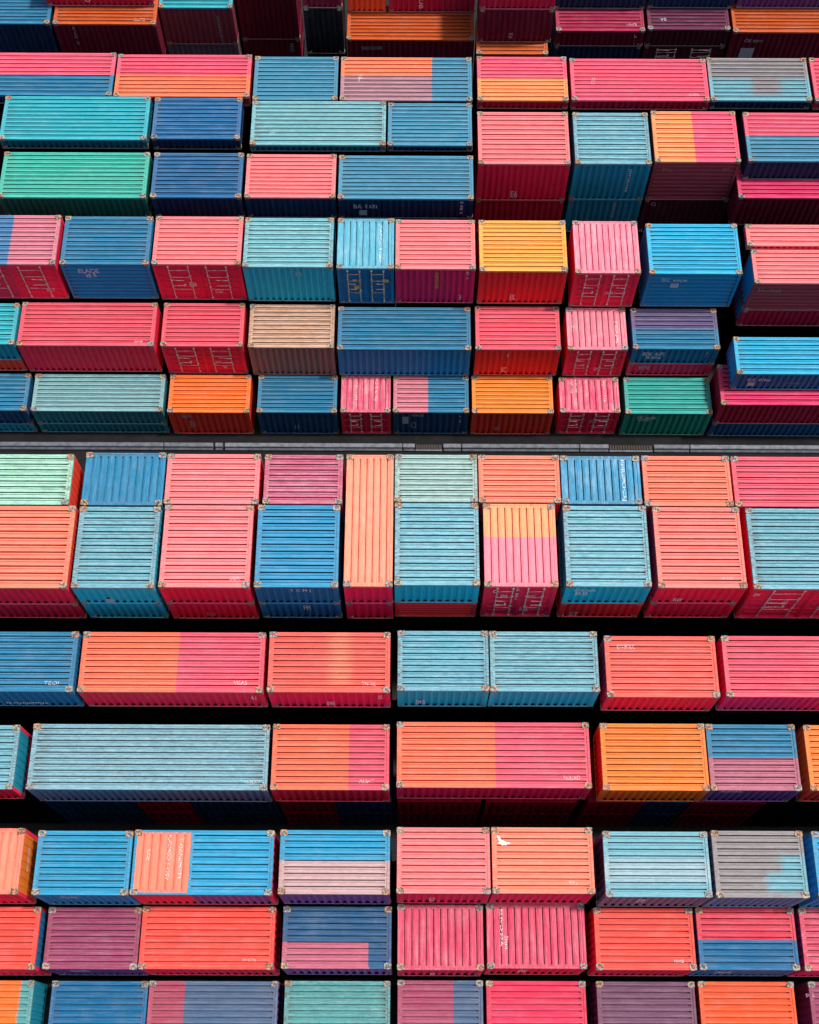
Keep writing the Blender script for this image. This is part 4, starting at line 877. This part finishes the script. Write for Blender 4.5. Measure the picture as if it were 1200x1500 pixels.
 (129, 'roof', (-1.732, 0.868, 3.15), 0.618, 0.456, [(-0.5, 0.5), (-0.3, 0.42), (-0.22, 0.1), (-0.02, -0.02), (0.2, -0.18), (0.5, -0.2), (0.35, -0.38), (0.22, -0.3), (0.18, -0.48), (0.0, -0.42), (-0.12, -0.5), (-0.25, -0.3), (-0.42, -0.28), (-0.3, -0.1), (-0.42, 0.1)], 0, 'white'),
 (129, 'roof', (1.359, -0.978, 3.15), 0.427, 0.178, 'tnq.', 0, 'white'),
 (125, 'front', (-0.656, -1.385, 2.272), 0.806, 0.566, 'MLUUREE', 0, 'white'),
 (124, 'right', (1.716, 0.408, 1.99), 0.28, 1.4, 'EVEJ', -90, 'white'),
 (128, 'front', (-0.481, -1.433, 1.146), 0.251, 1.157, 'E2', 0, 'white'),
 (130, 'front', (-0.563, -1.416, 1.808), 0.37, 0.917, 'EB', 0, 'white'),
 (138, 'roof', (-1.614, 0.342, 3.15), 1.639, 0.158, 'EEIVOJESA', 90, 'white'),
 (138, 'roof', (-1.377, -0.292, 3.15), 0.602, 0.158, 'Siam', 90, 'white'),
 (135, 'roof', (1.978, -0.963, 3.15), 0.627, 0.119, '3NCPE', 0, 'white'),
 (139, 'roof', (1.517, -0.98, 3.15), 0.439, 0.119, 'mxs', 0, 'white'),
 (137, 'front', (-0.311, -1.426, 0.513), 0.26, 1.575, 'BE', 0, 'white'),
 (134, 'front', (-0.7, -1.349, 2.041), 0.837, 0.833, 'MLUUREE', 0, 'white'),
 (140, 'front', (-0.878, -1.351, 1.645), 0.76, 0.942, 'sxurx', 0, 'white'),
 (138, 'front', (-0.567, -1.428, 1.678), 0.383, 1.5, 'ew', 0, 'white'),
 (150, 'roof', (-2.148, 0.778, 2.51), 0.392, 0.153, 'SOS', 0, 'white'),
]

made = [container(b) for b in BOXES]
for (i, surf, pos, L, Hh, text, rot, c) in MARKS: lettering(made[i], surf, pos, L, Hh, text, rot, c, None)

# lower containers, plain ribbed boxes with the gap's darkness painted into their colour
def gap_shade(col):
    k = 'gap_shade_' + col
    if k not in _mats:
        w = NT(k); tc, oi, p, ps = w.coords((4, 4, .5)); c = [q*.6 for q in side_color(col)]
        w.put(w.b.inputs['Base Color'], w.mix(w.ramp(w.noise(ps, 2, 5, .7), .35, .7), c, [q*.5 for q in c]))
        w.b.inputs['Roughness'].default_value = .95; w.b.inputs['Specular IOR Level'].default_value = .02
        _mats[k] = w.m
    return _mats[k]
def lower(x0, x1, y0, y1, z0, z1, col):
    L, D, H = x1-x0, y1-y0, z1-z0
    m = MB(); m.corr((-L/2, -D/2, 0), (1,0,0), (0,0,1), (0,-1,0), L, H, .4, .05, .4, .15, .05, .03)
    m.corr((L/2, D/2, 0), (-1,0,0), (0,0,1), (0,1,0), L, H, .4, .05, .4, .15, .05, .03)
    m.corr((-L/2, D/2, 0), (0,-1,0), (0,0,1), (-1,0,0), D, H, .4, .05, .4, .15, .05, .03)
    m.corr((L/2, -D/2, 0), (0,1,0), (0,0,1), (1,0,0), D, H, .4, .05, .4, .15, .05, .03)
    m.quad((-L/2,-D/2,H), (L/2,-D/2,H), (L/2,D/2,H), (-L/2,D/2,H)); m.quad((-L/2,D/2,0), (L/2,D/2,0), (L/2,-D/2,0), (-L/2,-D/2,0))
    o = m.build('lower_container', gap_shade(col)); o.location = ((x0+x1)/2, (y0+y1)/2, z0)
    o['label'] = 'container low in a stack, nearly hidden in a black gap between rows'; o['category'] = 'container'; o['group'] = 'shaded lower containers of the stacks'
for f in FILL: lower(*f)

# ------------------------------------------------------------------ ground, lane, kerb rail
def ground_mat(name, a, b, sc):
    w = NT(name); tc, oi, p, ps = w.coords((1, 1, 1))
    n = w.noise(p, sc, 8, .7); n2 = w.noise(p, 22, 4, .7)
    col = w.mix(w.ramp(n, .35, .7), a, b); col = w.mix(w.math('MULTIPLY', w.ramp(n2, .4, .7), .5), col, [x*.5 for x in a])
    w.put(w.b.inputs['Base Color'], col); w.b.inputs['Roughness'].default_value = .9; w.b.inputs['Specular IOR Level'].default_value = .08
    bp = w.add('ShaderNodeBump'); bp.inputs['Strength'].default_value = .4; bp.inputs['Distance'].default_value = .01
    w.put(bp.inputs['Height'], n2); w.put(w.b.inputs['Normal'], bp.outputs[0]); return w.m
m = MB(); m.quad((-600,-600,0), (600,-600,0), (600,600,0), (-600,600,0))
g = m.build('yard_ground', ground_mat('asphalt', (.018,.0175,.018), (.03,.029,.029), .3)); g['kind'] = 'structure'
LY0, LY1, RY0, RY1 = (28.57, 35.74, 34.55, 34.98)
m = MB(); m.box(-70, 70, LY0, LY1, .0, .05); g = m.build('service_lane', ground_mat('lane', (.010,.0095,.010), (.017,.016,.017), .8)); g['kind'] = 'structure'
rail = thing('kerb_rail', 'long pale grey kerb rail along the dark lane between the two blocks', 'rail', (0, RY0, 0))
W = RY1-RY0
pale_m = simple('rail_pale', (.15,.16,.18), .6, .4, 3); mid_m = simple('rail_grey', (.12,.13,.15), .6, .4, 3); dark_m = simple('rail_dark', (.07,.075,.085), .7, .4, 3); gr_m = simple('grate', (.05,.038,.03), .7, .4, 9)
for (xa, xb, kind) in [(-40.0, -24.4, 'pale'), (-24.4, -14.53, 'grey'), (-14.53, -11.59, 'grey'), (-11.51, -11.02, 'pale'), (-10.94, -0.42, 'pale'), (-0.42, 0.31, 'pale'), (0.31, 1.92, 'grate'), (1.96, 3.05, 'pale'), (3.05, 10.03, 'grey'), (10.03, 11.76, 'pale'), (11.76, 14.35, 'grate'), (14.39, 16.53, 'grey'), (16.53, 24.36, 'pale'), (24.36, 40.0, 'grey')]:
    if kind == 'grate':
        m = MB(); m.box(xa+.02, xb-.02, W*.25, W*.98, .05, .16)
        k = max(3, int((xb-xa)/.16))
        for i in range(k): m.box(xa+.05+(xb-xa-.1)*i/k, xa+.05+(xb-xa-.1)*(i+.45)/k, W*.28, W*.95, .16, .24)
        m.build('grate_panel', gr_m, rail)
        m = MB(); m.box(xa+.02, xb-.02, 0, W*.22, .05, .22, .02); m.build('rail_ledge', pale_m, rail)
    else:
        mm = pale_m if kind == 'pale' else mid_m
        m = MB(); m.box(xa+.02, xb-.02, W*.38, W, .05, .34, .03); m.build('rail_beam', mm, rail)
        m = MB(); m.box(xa+.03, xb-.03, .0, W*.37, .05, .20, .02)
        m.build('rail_ledge', dark_m, rail)

# ------------------------------------------------------------------ light, sky, camera
sun_el, sun_az = math.radians(68), math.radians(81)          # azimuth clockwise from north
d = Vector((math.sin(sun_az)*math.cos(sun_el), math.cos(sun_az)*math.cos(sun_el), math.sin(sun_el)))
sl = bpy.data.lights.new('sun', 'SUN'); sl.energy = 3.3; sl.angle = math.radians(4); sl.color = (1, .975, .95)
so = bpy.data.objects.new('sun', sl); COL.objects.link(so); so.rotation_euler = d.to_track_quat('Z', 'Y').to_euler(); so.location = (0, 0, 120)
wd = bpy.data.worlds.new('World'); S.world = wd; wd.use_nodes = True
nt = wd.node_tree; sky = nt.nodes.new('ShaderNodeTexSky'); sky.sky_type = 'NISHITA'; sky.sun_disc = False; sky.dust_density = 3.0; sky.ozone_density = .6
sky.sun_elevation = sun_el; sky.sun_rotation = sun_az
nt.links.new(sky.outputs[0], nt.nodes['Background'].inputs[0]); nt.nodes['Background'].inputs[1].default_value = 0.12

cd = bpy.data.cameras.new('camera'); cam = bpy.data.objects.new('camera', cd); COL.objects.link(cam); S.camera = cam
cd.sensor_fit = 'VERTICAL'; cd.sensor_height = 36; cd.lens = 36*1900/1500; cd.clip_end = 3000
cam.matrix_world = Matrix.Translation((0, 0, 68.6)) @ Matrix.Rotation(math.radians(24.1), 4, 'X') @ Matrix.Rotation(math.radians(.25), 4, 'Z')
S.view_settings.view_transform = 'Standard'; S.view_settings.look = 'None'; S.view_settings.exposure = 0.5; S.view_settings.gamma = 1
S.cycles.max_bounces = 6; S.cycles.diffuse_bounces = 3; S.cycles.use_denoising = True
